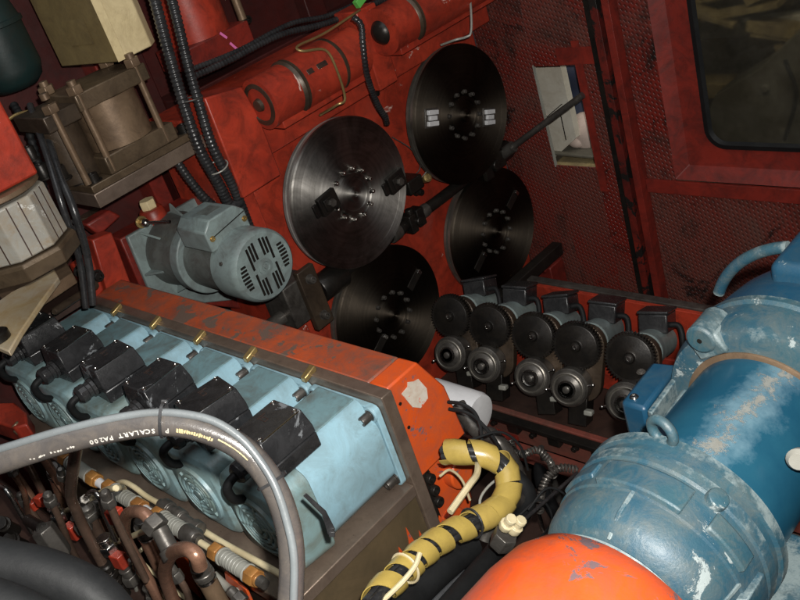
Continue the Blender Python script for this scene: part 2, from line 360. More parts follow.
# ---- roller cylinders on top of frame
def roller(y0,y1,x,z,label,capd):
    t=thing('roller_cylinder',label,'cylinder',(x,y0,z-.07),'red hydraulic cylinders along the top of the frame')
    o=V((x,y0,z))
    link('barrel',MB().lathe(o,Y_,[(0,.058),(.001,.068),(.105,.069),(.106,.073),(y1-y0-.1,.073),(y1-y0-.099,.069),(y1-y0,.069)],48),'red',t)
    link('weld_band',MB().lathe(o+Y_*.094,Y_,[(0,.069),(.003,.0715),(.009,.0745),(.013,.0735),(.020,.074),(.024,.069)],48),'bronze_dk',t)
    link('weld_band',MB().lathe(o+Y_*(y1-y0-.108),Y_,[(0,.069),(.003,.0745),(.012,.0745),(.018,.069)],48),'bronze_dk',t)
    e=link('end_cap',MB().lathe(o+Y_*.004,-Y_,[(0,.057),(.006,.056),(.008,.045),(.002,.043),(.003,.018),(.013,.015),(.014,.002)],40) if capd else MB().lathe(o+Y_*.004,-Y_,[(0,.057),(.004,.055),(.002,.046),(-.02,.044)],40),'bronze_dk' if capd else 'red_dirty',t)
    if not capd: link('piston_nose',MB().lathe(o+Y_*.002,-Y_,[(-.02,.04),(.0,.037),(.014,.026),(.02,.01),(.021,.002)],32),'black_oil',t)
    link('saddle',MB().box(x-.05,x+.04,y0+.02,y1-.02,z-.075,z-.045),'red',t,.003)
    for m0,m1 in ((.36,.42),(.46,.56)):
        mk=[]; L=y1-y0
        for k in range(7):
            a=math.radians(58-4*k); 
            mk.append([V((x+math.cos(a_)*.0,0,0)) for a_ in (0,)])
        q=MB(); R=[]
        for k in range(6):
            a=math.radians(20+2.2*k); u_=V((math.cos(a),0,math.sin(a)))
            R.append([o+u_*.0728+Y_*(L*m0),o+u_*.0736+Y_*(L*m0+.002*(k%2)),o+u_*.0736+Y_*(L*m1-.003*(k%3)),o+u_*.0728+Y_*(L*m1)])
        q.quadring(R); link('paint_mark',q,'grime',t)
    return t
roller(-.205,.150,.03,1.652,'red hydraulic cylinder with brown weld bands directly above the shiny turned disc',True)
roller(.262,.80,.03,1.662,'red hydraulic cylinder reaching the top edge of the photo above the disc with bright jaws',False)
gp='bent brass grease pipes on the red cylinders'
single('grease_pipe',MB().tube([at(360,10,X=.02),at(325,33,X=.05),at(298,46,X=.08),at(303,51,X=.1),at(325,50,X=.11),at(336,78-10,X=.115),at(345,98,X=.11),at(337,105,X=.1),at(320,115,X=.02)],.0035,8,6),'brass','bent brass grease pipe curving over the red cylinder above the shiny disc','pipe',gp)
single('grease_pipe',MB().tube([at(468,-20,X=.06),at(471,10,X=.1),at(471,32,X=.11),at(466,37,X=.1),at(455,40,X=.08),at(441,45,X=.03)],.0035,8,6),'whitegrey','pale bent grease pipe hanging off the red cylinder above the disc with bright jaws','pipe',gp)
# ---- drive shaft between the disc rows
SX,SZ=-.055,1.066
t=thing('drive_shaft','dark jointed drive shaft running between the upper and lower discs towards the wall opening','shaft',(SX,-.4,SZ-.03))
def sh(y0,y1,r,m='steel_dk',n='rod'): return link(n,MB().lathe((SX,y0,SZ),Y_,[(0,r*.93),(.004,r),(y1-y0-.004,r),(y1-y0,r*.93)],24),m,t)
sh(-.47,-.25,.021); sh(-.19,-.09,.042,'black_oil','coupling'); sh(-.185,-.2+.03,.03,'black_oil','collar'); sh(-.09,.13,.019,'black_oil')
sh(.13,.17,.026,'steel_dk','sleeve'); sh(.17,.2,.022,'black_oil'); 
link('universal_joint',MB().obox((SX,.215,SZ),X_*.03,Y_*.014,Z_*.03).cyl((SX-.04,.235,SZ),(SX+.04,.235,SZ),.013).cyl((SX,.235,SZ-.04),(SX,.235,SZ+.04),.013).obox((SX,.26,SZ),X_*.022,Y_*.016,Z_*.03),'black_oil',t,.003)
sh(.275,.31,.022,'steel_dk','sleeve'); sh(.31,.55,.019,'black_oil')
link('universal_joint',MB().obox((SX,.60,SZ),X_*.034,Y_*.02,Z_*.04).cyl((SX-.05,.63,SZ),(SX+.05,.63,SZ),.018).cyl((SX,.63,SZ-.055),(SX,.63,SZ+.055),.018).obox((SX,.665,SZ),X_*.034,Y_*.03,Z_*.03).cyl((SX,.69,SZ),(SX,.75,SZ),.034),'black_oil',t,.003)
p0=V((SX+.03,.70,SZ+.01)); p1=at(583,95,Y=.785)
link('rod',MB().cyl(p0,p1,.011).cyl(p0-(p1-p0)*.02,p0+(p1-p0)*.12,.02),'steel_dk',t)
SX0=SX; SX=.0
t=thing('shaft_bearing','oily block bearing with two bolts on the drive shaft, right of the grey motor','bearing',(SX,-.27,1.0))
b=link('block',MB().prism([(SX-.12,-.335,1.035),(SX-.12,-.235,1.035),(SX-.12,-.235,1.165),(SX-.12,-.335,1.165)],(.12,0,0)),'steel_dk',t,.004)
link('flange_plate',MB().prism([(SX+.001,-.285,1.0),(SX+.001,-.222,1.0),(SX+.001,-.222,1.19),(SX+.001,-.285,1.19)],(.02,0,0)),'bronze_dk',t,.003)
for z in (1.035,1.155): link('bolt',MB().bolt((SX+.02,-.252,z),X_,.011,.02),'steel_dk',t)
# universal bracket between discs
t=thing('valve_block','small greasy valve fitting cluster on the red frame right of the shiny disc','fitting',(-.05,.27,1.13))
link('body',MB().box(-.11,-.02,.235,.30,1.155,1.2).box(-.11,-.04,.2,.24,1.19,1.215),'black_oil',t,.004)
link('knob',MB().lathe(at(424,180,X=-.03),V((1,-.2,.5)),[(0,.01),(.02,.013),(.03,.014),(.035,.008)],16),'brass',t)
link('pipe',MB().tube([at(418,140,X=-.09),at(430,150,X=-.05),at(428,168,X=-.04),at(420,180,X=-.05)],.003,8),'steel_dk',t)
# ================================================================ BACK WALL
WY=.80
t=thing('guard_wall','dark red perforated sheet guard wall with window frame and rectangular opening behind the discs','wall',(.8,WY,0))
def wall(name,x0,x1,z0,z1,mat,y0=WY,y1=WY+.006,bev=.001): return link(name,MB().box(x0,x1,y0,y1,z0,z1),mat,t,bev)
# door leaf with opening  (opening x .10-.262, z .985-1.34)
wall('door_sheet',-.12,.098,.0,2.3,'perf'); wall('door_sheet',.262,.40,.0,2.3,'perf'); wall('door_sheet',.0985,.2615,.0,.985,'perf'); wall('door_sheet',.0985,.2615,1.34,2.3,'perf')
link('opening_edge',MB().box(.094,.0985,WY-.002,WY+.008,.98,1.345),'whitegrey',t); link('opening_edge',MB().box(.262,.268,WY-.004,WY+.008,.98,1.345),'red_dirty',t)
link('door_edge',MB().box(.262,.29,WY-.0035,WY-.0005,.9,1.42),'red_dirty',t)
link('door_edge',MB().box(.2,.39,WY-.004,WY-.0008,1.345,1.40),'red_dirty',t)
wall('door_post',.345,.372,0,2.3,'black_oil',WY-.02,WY-.0005); wall('door_post',.374,.40,0,2.3,'grease',WY-.035,WY-.0005); wall('door_post',.402,.418,0,2.3,'grease',WY-.012,WY+.03); wall('door_post',.42,.445,0,2.3,'red_dirty',WY-.04,WY+.03)
wall('side_sheet',.4455,1.6,0,.935,'perf'); wall('side_sheet',.4455,.545,.9355,2.3,'perf')
wall('rail',.4455,1.6,.915,.96,'red_dirty',WY-.012,WY-.001)
# window surround: raised red frame with sloped reveal
def rrect(x0,x1,z0,z1,r,y,n=8):
    o=[]
    for cx,cz,a0 in ((x1-r,z1-r,0),(x0+r,z1-r,PI/2),(x0+r,z0+r,PI),(x1-r,z0+r,1.5*PI)):
        for k in range(n+1):
            a=a0+PI/2*k/n; o.append(V((cx+r*math.cos(a),y,cz+r*math.sin(a))))
    return o
wf=MB(); wf.quadring([rrect(.548,1.5,.965,2.2,.004,WY-.006),rrect(.585,1.46,1.003,2.16,.004,WY+.022),rrect(.6,1.45,1.015,2.15,.004,WY+.024),rrect(.655,1.38,1.065,2.1,.06,WY+.022),rrect(.655,1.38,1.065,2.1,.06,WY+.05),rrect(.548,1.5,.965,2.2,.004,WY+.05)],closed=True)
w=link('window_frame',wf,'red_dirty',t,ang=20)
gk=MB(); gk.quadring([rrect(.652,1.383,1.062,2.103,.062,WY+.018),rrect(.668,1.367,1.078,2.087,.05,WY+.012),rrect(.676,1.36,1.086,2.08,.045,WY+.022),rrect(.652,1.383,1.062,2.103,.062,WY+.026)],closed=True)
link('gasket',gk,'rubber',w)
link('pane',MB().prism(rrect(.66,1.375,1.07,2.095,.055,WY+.03),(0,.004,0)),'glass',w)
wall('side_sheet',1.5,1.7,.936,2.3,'perf')
# things outside, seen through opening and window
tag(link('ground_outside',MB().box(-1.1,4.4,WY+.3,5.4,.02,.3),'concrete',origin=(1,3,.02)),None,kind='structure')
wb_=single('white_board',MB().prism([at(532,60,Y=.95),at(559,60,Y=.95),at(576,138,Y=.95),at(552,160,Y=.95)],(0,.03,0)),'plank','tall off-white board with black joint lines standing behind the wall opening','board')
for (a_,b_) in (((540,95),(548,128)),((541,122),(562,104)),((560,112),(566,140))):
    p0_,p1_=at(*a_,Y=.948),at(*b_,Y=.948); u_=(p1_-p0_); link('joint_line',MB().obox((p0_+p1_)/2,u_*.5,Y_*.001,u_.cross(Y_).normalized()*.0015),'black_oil',wb_)
single('blue_sheet',MB().tube([at(572,50,Y=1.12),at(578,80,Y=1.12),at(586,112,Y=1.12)],lambda s:.085+.015*math.sin(s*7),10),'bluecloth','dark blue cloth hanging behind the wall opening, right of the white board','cloth')
single('cloth_bundle',MB().sphere(at(587,132,Y=1.02),.075,(.9,.6,1.0)).sphere(at(578,140,Y=1.0),.04,(1,.8,.7)),'lightcloth','pale pinkish cloth bundle seen at the right side of the wall opening','cloth')
single('bench_plate',MB().prism([at(545,152,Y=.93),at(566,146,Y=1.0),at(610,146,Y=1.0),at(612,158,Y=.93)],(0,.0,-.012)),'outgrey','grey bench plate across the lower part of the wall opening','bench',bevel=.004)
single('debris_pile',MB().box(.0,.4,.90,1.0,.5,.93),'hay','yellowish debris heaped below the bench plate at the bottom of the wall opening','debris')
random.seed(3)
hp=MB()
for k in range(60):
    c=at(random.uniform(680,830),random.uniform(-25,35),Y=2.2+random.uniform(-.3,.3)); a=random.uniform(-.5,.5)
    hp.obox(c,V((math.cos(a),0,math.sin(a)))*random.uniform(.05,.22),V((0,1,0))*.04,V((-math.sin(a),0,math.cos(a)))*random.uniform(.008,.03))
tag(link('scrap_pile',hp,'hay',bevel=0),'heap of yellow brown boards and scrap seen through the top of the window','scrap',kind='stuff')
single('beam_outside',MB().prism([at(680,33,Y=2),at(830,10,Y=2),at(830,28,Y=2),at(680,42,Y=2)],(0,.08,0)),'plank','pale horizontal beam seen through the window above the grey sheet','beam',bevel=.004)
single('machine_cover',MB().prism([at(690,150,Y=1.7),at(715,95,Y=1.7),at(760,68,Y=1.7),at(795,34,Y=1.7),at(840,20,Y=1.7),at(850,190,Y=1.7),at(700,180,Y=1.7)],(0,.2,0)).cyl(at(766,88,Y=1.7),at(766,88,Y=1.7)-Y_*.012,.016),'outgrey','large angular grey brown cover seen through the window','cover',bevel=.006)
single('cable_outside',MB().tube([at(785,60,Y=1.66),at(796,95,Y=1.66),at(785,140,Y=1.66)],.008),'rubber','thin dark cable hanging over the grey cover behind the window glass','cable')
single('ochre_block_outside',MB().obox(at(720,86,Y=2.1),X_*.14,Y_*.06,Z_*.035),'hay','small yellowish block behind the window, left of the angular grey cover','block',bevel=.006)
# ================================================================ MOTOR BANK
BX=.852; BY=-.715; BZ=1.345
t=thing('orange_beam','worn orange painted steel beam with a torn white label on its sloped end','beam',(.3,-.65,1.0))
prof=[(-.715,1.345),(-.632,1.345),(-.588,1.258),(-.575,1.13),(-.715,1.13)]
def yz(x,p): return [V((x,a,b)) for a,b in p]
link('beam_body',MB().prism(yz(-.25,prof),(BX-.05+.25,0,0)),'orange_top',t,.004)
e=link('end_cap',MB().prism(yz(BX-.049,prof),(.049,0,0)),'orange',t,.004)
def pn(y,z): return V((BX+.0008,y,z))
link('torn_label',MB().prism([pn(-.677,1.275),pn(-.690,1.315),pn(-.672,1.318),pn(-.668,1.326),pn(-.655,1.318),pn(-.643,1.315),pn(-.632,1.285),pn(-.637,1.265),pn(-.66,1.26)],(.0012,0,0)),'label',e)
for q in ((-.70,1.30),(-.70,1.245)): link('rivet_hole',MB().cyl(pn(*q),pn(*q)+X_*.0015,.0035,n=10),'black_oil',e)
t=thing('orange_casting','bright orange cast foot under the labelled beam end, beside the yellow wrapped hose','casting',(.76,-.6,.9))
link('foot',MB().prism(yz(.62,[(-.70,1.125),(-.60,1.125),(-.585,1.09),(-.585,.96),(-.62,.90),(-.70,.88)]),(.205,0,0)),'orange',t,.01)
link('lug',MB().cyl((.80,-.61,1.055),(.85,-.61,1.055),.035).cyl((.81,-.66,.96),(.84,-.66,.96),.03),'orange',t,.004)
for z in (1.10,1.07,1.04): link('bolt',MB().bolt((.825,-.685,z),X_,.011,.022),'black_oil',t)
link('spacer_block',MB().box(.60,.84,-.713,-.69,.98,1.12),'black_oil',t,.003)
t=thing('motor_mount','brown steel mounting plate and box that carries the row of six teal motors','mount',(.3,-.85,.4))
link('mount_plate',MB().box(-.3,.865,-.742,-.7155,.80,1.347),'steel_strip',t,.002)
link('shelf',MB().box(-.3,.865,-1.06,-.7425,1.118,1.143),'steel_strip',t,.002)
link('side_panel',MB().box(.80,.858,-1.055,-.7425,.5,1.1175),'brown_steel',t,.002)
link('front_panel',MB().box(-.3,.799,-1.05,-1.02,.5,1.1175),'bronze_dk',t,.002)
drip=MB()
for (a,b,c,d) in ((-.79,1.04,.012,.05),(-.82,1.035,.01,.025),(-.765,1.03,.006,.02),(-.74+.03,1.02,.012,.018)):
    drip.prism([V((.8585,a-c*1.6,b-d)),V((.8585,a+c*1.5,b-d)),V((.8585,a+c*.5,b)),V((.8585,a+c*.1,b+d*.7)),V((.8585,a-c*.3,b+d*.1))],(.0015,0,0))
link('paint_drips',drip,'orange',t)
link('bottom_rail',MB().tube([(.88,-.70,1.0),(.885,-.80,1.012),(.885,-.95,1.03),(.885,-1.15,1.05)],.017,14),'black_pl',t)
# ---- one motor, built at x centre 0.757 and copied
MX=.7575; MZ=1.236; P=.1875; FY=-.7425
def octp(cx,cz,hw,ch,y,n=3):
    o=[]
    for sx_,sz_ in ((1,1),(-1,1),(-1,-1),(1,-1)):
        a0={(1,1):0,(-1,1):PI/2,(-1,-1):PI,(1,-1):1.5*PI}[(sx_,sz_)]
        for k in range(n+1):
            a=a0+PI/2*k/n; o.append(V((cx+sx_*(hw-ch)+ch*math.cos(a),y,cz+sz_*(hw-ch)+ch*math.sin(a))))
    return o
MG='teal motors bolted side by side on the brown mount'
def make_motor():
    t=thing('teal_motor','nearest teal motor of the row, its whole bright side visible','motor',(MX,-.87,1.145),MG)
    f=MB(); f.prism(octp(MX,MZ,.0925,.012,FY-.013,3),(0,.013,0)); link('flange',f,'teal',t,.0015)
    # body: flat worn top, bright sides
    bp=[(.052,.104),(.060,.0985),(.083,.060),(.088,.048),(.088,-.048),(.083,-.060),(.060,-.086),(.050,-.090)]
    bp=bp+[(-a,b_) for a,b_ in bp[::-1]]
    b=MB(); b.quadring([[V((MX+a,y_,MZ+b_)) for a,b_ in bp] for y_ in (-.925,FY-.0135)])
    body=link('body',b,'teal',t,.001)
    link('top_cover',MB().box(MX-.050,MX+.050,-.92,FY-.016,MZ+.100,MZ+.1065),'teal_top',t,.002)
    r=MB(); r.quadring([octp(MX,MZ-.002,.078,.026,-1.0,5),octp(MX,MZ-.002,.086,.026,-.992,5),octp(MX,MZ-.002,.090,.026,-.9255,5)])
    bell=link('rear_bell',r,'bell',t,.002)
    c=V((MX+.004,-1.0,MZ-.004)); g=MB()
    g.lathe(c+Y_*.002,-Y_,[(0,.064),(.008,.062),(.009,.056),(.005,.054),(.005,.001)],48)
    gr=link('grille',g,'bell',bell,ang=30)
    for rr in (.044,.033,.022):
        s=MB().torus(c-Y_*.0045,-Y_,rr,.0036,48,8); link('ring',s,'bell',gr)
    link('hub',MB().lathe(c-Y_*.002,-Y_,[(0,.013),(.006,.012),(.007,.002)],20),'bell',gr)
    s=MB()
    for k in range(6):
        a=2*PI*k/6+.2; u=V((math.cos(a),0,math.sin(a))); s.obox(c-Y_*.0035+u*.034,u*.02,Y_*.0035,V((-u.z,0,u.x))*.0028)
    link('spokes',s,'bell',gr)
    for sx_ in (-1,1):
        for sz_ in (-1,1):
            q=V((MX+sx_*.077,FY-.013,MZ+sz_*.076))
            bo=link('bolt',MB().bolt(q,-Y_,.0095,.024),'steel_dk',t)
            if sz_==1: link('boss',MB().lathe(q+V((0,0,0)),-Y_,[(-.001,.017),(.003,.016)],20),'teal',t)
    # terminal box : base + lid, seam line, four screws, mark
    x0,x1,y0,y1,z0=MX-.019,MX+.070,-.968,-.866,MZ+.094
    tb=link('terminal_box',MB().prism([V((x0,y0,z0)),V((x1+.004,y0,z0)),V((x1+.004,y1,z0)),V((x0,y1,z0))],(0,0,.03)),'box',t,.003)
    l=MB(); l.quadring([[V((x0,y0,z0+.031)),V((x1+.004,y0,z0+.031)),V((x1+.004,y1,z0+.031)),V((x0,y1,z0+.031))],[V((x0,y0,z0+.045)),V((x1+.002,y0,z0+.045)),V((x1+.002,y1,z0+.045)),V((x0,y1,z0+.045))],[V((x0+.003,y0+.004,z0+.076)),V((x1-.010,y0+.004,z0+.076)),V((x1-.010,y1-.003,z0+.076)),V((x0+.003,y1-.003,z0+.076))]])
    lid=link('lid',l,'box',tb,.0025)
    link('edge_seam',MB().box(x1-.0115,x1-.0100,y0+.01,y1-.008,z0+.0745,z0+.0768),'steel',lid)
    mk=MB(); xc,yc=(x0+x1)/2-.012,(y0+y1)/2+.004; zt=z0+.0762
    mk.box(xc-.013,xc-.0115,yc-.008,yc+.010,zt-.0005,zt+.0006).box(xc-.007,xc+.008,yc-.007,yc-.0062,zt-.0005,zt+.0006).box(xc-.007,xc+.008,yc+.001,yc+.0018,zt-.0005,zt+.0006).box(xc-.007,xc-.0062,yc-.0062,yc+.001,zt-.0005,zt+.0006).box(xc+.0072,xc+.008,yc-.0062,yc+.001,zt-.0005,zt+.0006)
    link('embossed_mark',mk,'grime',lid)
    for a in (x0+.011,x1-.018):
        for b_ in (y0+.012,y1-.011): link('screw',MB().lathe((a,b_,z0+.0755),Z_,[(0,.005),(.0015,.005),(.002,.0035),(.001,.003)],14),'steel',lid)
    gz=z0+.03; gx=(x0+x1)/2-.006
    gl=link('cable_gland',MB().lathe((gx,y0-.0005,gz),-Y_,[(0,.021),(.008,.021),(.009,.017),(.018,.017),(.019,.0195),(.034,.0195),(.040,.014),(.041,.008)],12),'black_pl',tb,.0008,ang=25)
    link('cable',MB().tube([(gx,y0-.036,gz),(gx,y0-.055,gz-.004),(gx-.006,y0-.060,gz-.018),(gx-.014,y0-.054,gz-.045),(gx-.024,y0-.036,gz-.066)],.008,12),'rubber',gl)
    return t
m6=make_motor()
ml=['second teal motor from the near end of the row','third teal motor from the near end, next to the tie on the grey hose',
'third teal motor from the far end of the row','second teal motor from the far end of the row','farthest teal motor, at the left edge below the worn lever plate']
for k in range(1,6):
    m_=dup(m6,(-P*k,0,0),ml[k-1])
    for ch_ in kids(m_):
        if ch_.name.startswith('terminal_box'):
            an=math.radians((-9,2.5,-3,3,-2)[k-1]); pv=V((.025,-.045,0)); rt=Matrix.Rotation(an,3,'Z'); ch_.rotation_euler=(0,0,an); ch_.location=pv-rt@pv
        if ch_.name.startswith('rear_bell'): ch_.rotation_euler=(0,0,0)
nub=single('brass_stub',MB().prism([(.657,-.757,1.338),(.671,-.757,1.338),(.673,-.726,1.3475),(.657,-.726,1.3475)],(0,0,.012)),'brass','small brass stub on the plate edge between the nearest two motors','stub','brass stubs along the mount edge',bevel=.002,origin=(.664,-.735,1.336))
for k,l in zip(range(1,5),['small brass stub on the plate edge, second from the near end of the row','small brass stub on the plate edge, middle one of the row of five','small brass stub on the plate edge, second from the far end of the row','farthest small brass stub on the plate edge, by the corner of the grey gear flange']):
    dup(nub,(-P*k,0,0),l)
# ================================================================ GREY GEARMOTOR
GY,GZ=-.436,1.326
t=thing('gearmotor','grey green electric gearmotor with slotted round fan cover lying above the orange beam','electric motor',(0,GY,GZ-.1))
fx=-.26
fl=[at(127,237,X=fx),at(199,196,X=fx),at(236,300,X=fx),at(205,303,X=fx),at(150,291,X=fx)]
fl=[V((fx-.016,p.y,p.z)) for p in fl]
link('flange',MB().prism(fl,(.016,0,0)),'grey',t,.004)
c=V((fx,GY,GZ))
link('gear_case',MB().lathe(c,X_,[(0,.104),(.02,.102),(.055,.098),(.075,.097),(.12,.098),(.122,.09)],56),'grey_dirty',t,.002,ang=30)
for a in (20,75,130,185,240,300):
    u=V((0,math.cos(math.radians(a)),math.sin(math.radians(a)))); link('case_rib',MB().prism([c+u*.09,c+u*.128,c+u*.099+X_*.06],V((0,-u.z,u.y))*.006),'grey',t,.001)
link('collar',MB().lathe(c,X_,[(.123,.102),(.126,.105),(.158,.105),(.161,.102)],56),'grey',t,.001,ang=30)
link('motor_body',MB().lathe(c,X_,[(.1615,.086),(.33,.086)],56),'grey_dirty',t,ang=30)
fc=link('fan_cover',MB().lathe(c,X_,[(.3,.0895),(.3,.094),(.385,.094),(.396,.091),(.402,.085),(.4025,.0)],64),'grey',t,ang=40)
# slots: dark recessed strips cut as inset bars in a raised ring
sl=MB(); fxx=fx+.4029
for sgn in (1,-1):
    for i in range(6):
        off=(.012+.0105*i)*sgn; L=math.sqrt(max(.074**2-off**2,0)); st=.0265 if abs(off)<.03 else .006
        for s2 in (1,-1):
            if L-st<.008: continue
            m0,m1=st+.0,L
            # vertical slots above and below, horizontal-ish slots left and right
            if abs(off)<.04:
                sl.obox(c+V((.4029,off,s2*(m0+m1)/2)),X_*.0006,Y_*.0032,Z_*(m1-m0)/2)
for sgn in (1,-1):
    for i in range(7):
        z=-.03+.01*i; L=math.sqrt(.074**2-z*z)
        a0=.052 if abs(z)>.0 else .052
        sl.obox(c+V((.4029,sgn*(a0+L)/2*1.0,z)),X_*.0006,Y_*(L-a0)/2,Z_*.003)
link('vent_slots',sl,'black_oil',fc)
hb=link('fan_hub',MB().lathe(c+X_*.402,X_,[(0,.021),(.003,.021),(.004,.013),(.001,.011),(.001,.006),(.005,.005),(.005,.001)],28),'grey',fc)
for a in (35,150,265): link('cover_screw',MB().bolt(c+V((.35,math.cos(math.radians(a))*.093,math.sin(math.radians(a))*.093)),V((0,math.cos(math.radians(a)),math.sin(math.radians(a)))),.005,.005),'steel_dk',fc)
# terminal box on top
cx=fx+.265
tbx=MB().prism([(cx-.075,GY-.075,GZ+.07),(cx-.075,GY+.055,GZ+.07),(cx-.075,GY+.055,GZ+.125),(cx-.075,GY+.03,GZ+.148),(cx-.075,GY-.05,GZ+.148),(cx-.075,GY-.075,GZ+.125)],(.13,0,0))
tb=link('terminal_box',tbx,'grey',t,.004)
link('lid_seam',MB().obox((cx+.0555,GY-.008,GZ+.112),X_*.0006,V((0,.065,.01))*.9,Z_*.0012),'black_oil',tb)
link('sticker',MB().box(cx-.03,cx+.02,GY-.03,GY+.015,GZ+.1482,GZ+.149),'grey_dirty',tb)
for q in ((-.06,.112),(.045,.112)): link('screw',MB().bolt((cx+.055,GY+q[0],GZ+q[1]-.01),X_,.006,.004),'brass',tb)
link('gland',MB().lathe((cx-.03,GY+.055,GZ+.11),Y_,[(0,.016),(.03,.016),(.032,.011),(.05,.010)],12),'black_pl',tb)
p=at(141,222,X=fx); link('eye_bolt',MB().lathe(p,X_,[(0,.017),(.004,.017),(.005,.011),(.018,.011),(.022,.006)],16),'brass',t)
lv=link('lever',MB().cyl(p+X_*.022,p+V((.10,.03,-.005)),.0045).sphere(p+X_*.024,.012),'steel',t)
p=at(202,206,X=fx); link('eye_bolt',MB().lathe(p,X_,[(0,.017),(.004,.017),(.005,.011),(.018,.011),(.022,.006)],16),'whitegrey',t)
t=thing('gearmotor_mount','dull red painted block that carries the grey gearmotor flange','mount block',(-.36,-.45,1.1))
fb=[V((fx-.017,p.y,p.z)) for p in (at(123,240,X=fx),at(200,198,X=fx),at(245,310,X=fx),at(148,298,X=fx))]
link('block',MB().prism([q+X_*-.075 for q in fb],(.074,0,0)),'red_dirty',t,.004)
bz_=at(150,226,X=fx).z; bp_=at(155,219,Z=bz_)
link('boss',MB().lathe(bp_,Z_,[(-.03,.040),(.004,.037),(.03,.033),(.034,.029)],28),'red',t)
link('hex_plug',MB().hexn(bp_+Z_*.034,Z_,.026,.023),'cream_paint',t,.001)
# red castings left of the mount
t=thing('red_linkage','bright red casting pieces bolted together left of the grey gearmotor','casting',(-.42,-.75,1.1))
def face(name,pts,X,th,mat,par,bev=.003): 
    return link(name,MB().prism([at(x,y,X=X)-X_*th for x,y in pts],(th,0,0)),mat,par,bev)
face('plate',[(92,240),(112,232),(133,288),(110,300)],-.28,.05,'red',t,.004); face('arm',[(75,266),(92,254),(105,290),(96,300),(84,284)],-.24,.04,'red',t,.006); face('cap',[(86,225),(110,210),(122,216),(100,236)],-.33,.05,'red_dirty',t,.006)
for q in ((80,271),(97,276)): link('bolt',MB().bolt(at(*q,X=-.235),X_,.013,.016),'black_oil',t)
# ================================================================ HYDRAULIC CLAMP
t=thing('hydraulic_clamp','brown bronze hydraulic cylinder clamped between square plates with long tie rods','hydraulic cylinder',(-.13,-.52,1.6))
link('top_plate',MB().box(-.22,-.05,-.612,-.415,1.813,1.853),'bronze_mid',t,.003)
link('side_plate',MB().box(-.22,-.055,-.70,-.6125,1.80,1.838),'bronze_dk',t,.003)
link('barrel',MB().lathe((-.125,-.515,1.70),Z_,[(0,.078),(.113,.078)],48),'bronze',t,ang=30)
link('side_barrel',MB().lathe((-.14,-.645,1.66),Z_,[(0,.05),(.14,.05)],40),'bronze_dk',t,ang=30)
link('lower_plate',MB().box(-.22,-.05,-.612,-.41,1.655,1.699),'bronze_mid',t,.003)
link('base_plate',MB().box(-.24,-.05,-.672,-.35,1.636,1.6545),'bronze_mid',t,.002)
link('steel_base',MB().box(-.24,-.048,-.675,-.348,1.600,1.6355),'steel_strip',t,.002)
for (x,y) in ((-.058,-.60),(-.058,-.44),(-.205,-.60),(-.205,-.43),(-.06,-.67)):
    r=link('tie_rod',MB().cyl((x,y,1.66),(x,y,1.86),.0085,n=16),'bronze',t); link('nut',MB().hexn((x,y,1.8535 if y>-.65 else 1.839),Z_,.02,.02).cyl((x,y,1.87),(x,y,1.885),.011,n=12),'bronze',r,.001)
for (x,y) in ((-.075,-.375),(-.075,-.648),(-.12,-.66)): link('base_bolt',MB().bolt((x,y,1.655),Z_,.015,.02),'black_oil',t)
t=thing('cream_column','yellowed cream painted square column with a darker ochre side, above the bronze clamp','column',(-.28,-.4,1.86))
qa=[at(35,-60,X=-.2),at(62,68,X=-.2),at(120,62,X=-.2)]
base=[V((-.2,-.545,1.87)),V((-.2,-.395,1.87)),V((-.34,-.395+.02,1.87)),V((-.34,-.545,1.87))]
c0=at(62,68,X=-.16); c1=at(119,62,X=-.2); c2=at(152,46,X=-.26)
zb=1.875
a0=at(62,67,Z=zb); a1=at(119,62,Z=zb); a2=at(152,46,Z=zb); a3=a0+(a2-a1)
link('ochre_side',MB().prism([a0,a1-(a1-a0)*.002,a3*.5+a2*.5,a3],(0,0,.6)),'ochre_paint',t,.003)
link('cream_side',MB().prism([a1+V((.001,0,0)),a2,a2+V((-.03,.03,0)),a3*.5+a2*.5+V((-.0,.001,0))],(0,0,.6)),'cream_paint',t,.003)
link('joint_strip',MB().prism([a1+V((.001,-.002,0)),a1+(a2-a1)*.22+V((.002,-.001,0)),a1+(a2-a1)*.22,a1],(0,0,.6)),'cream_paint',t,.001)
link('data_plate',MB().prism([a0.lerp(a1,.35)+V((0,0,.05))+V((.0015,-.0015,0)),a0.lerp(a1,.75)+V((0,0,.05))+V((.0015,-.0015,0)),a0.lerp(a1,.75)+V((0,0,.11))+V((.0015,-.0015,0)),a0.lerp(a1,.35)+V((0,0,.11))+V((.0015,-.0015,0))],(.0008,-.0008,0)),'ochre_paint',t)
single('green_tank',MB().lathe(at(10,70,X=-.34),V((0,0,1)),[(-.05,.02),(-.045,.05),(-.03,.068),(0,.078),(.10,.078),(.102,.083),(.112,.083),(.114,.078),(.16,.07),(.19,.045),(.2,.01)],40),'green_dark','dark green rounded tank in the upper left corner beside the column','tank')
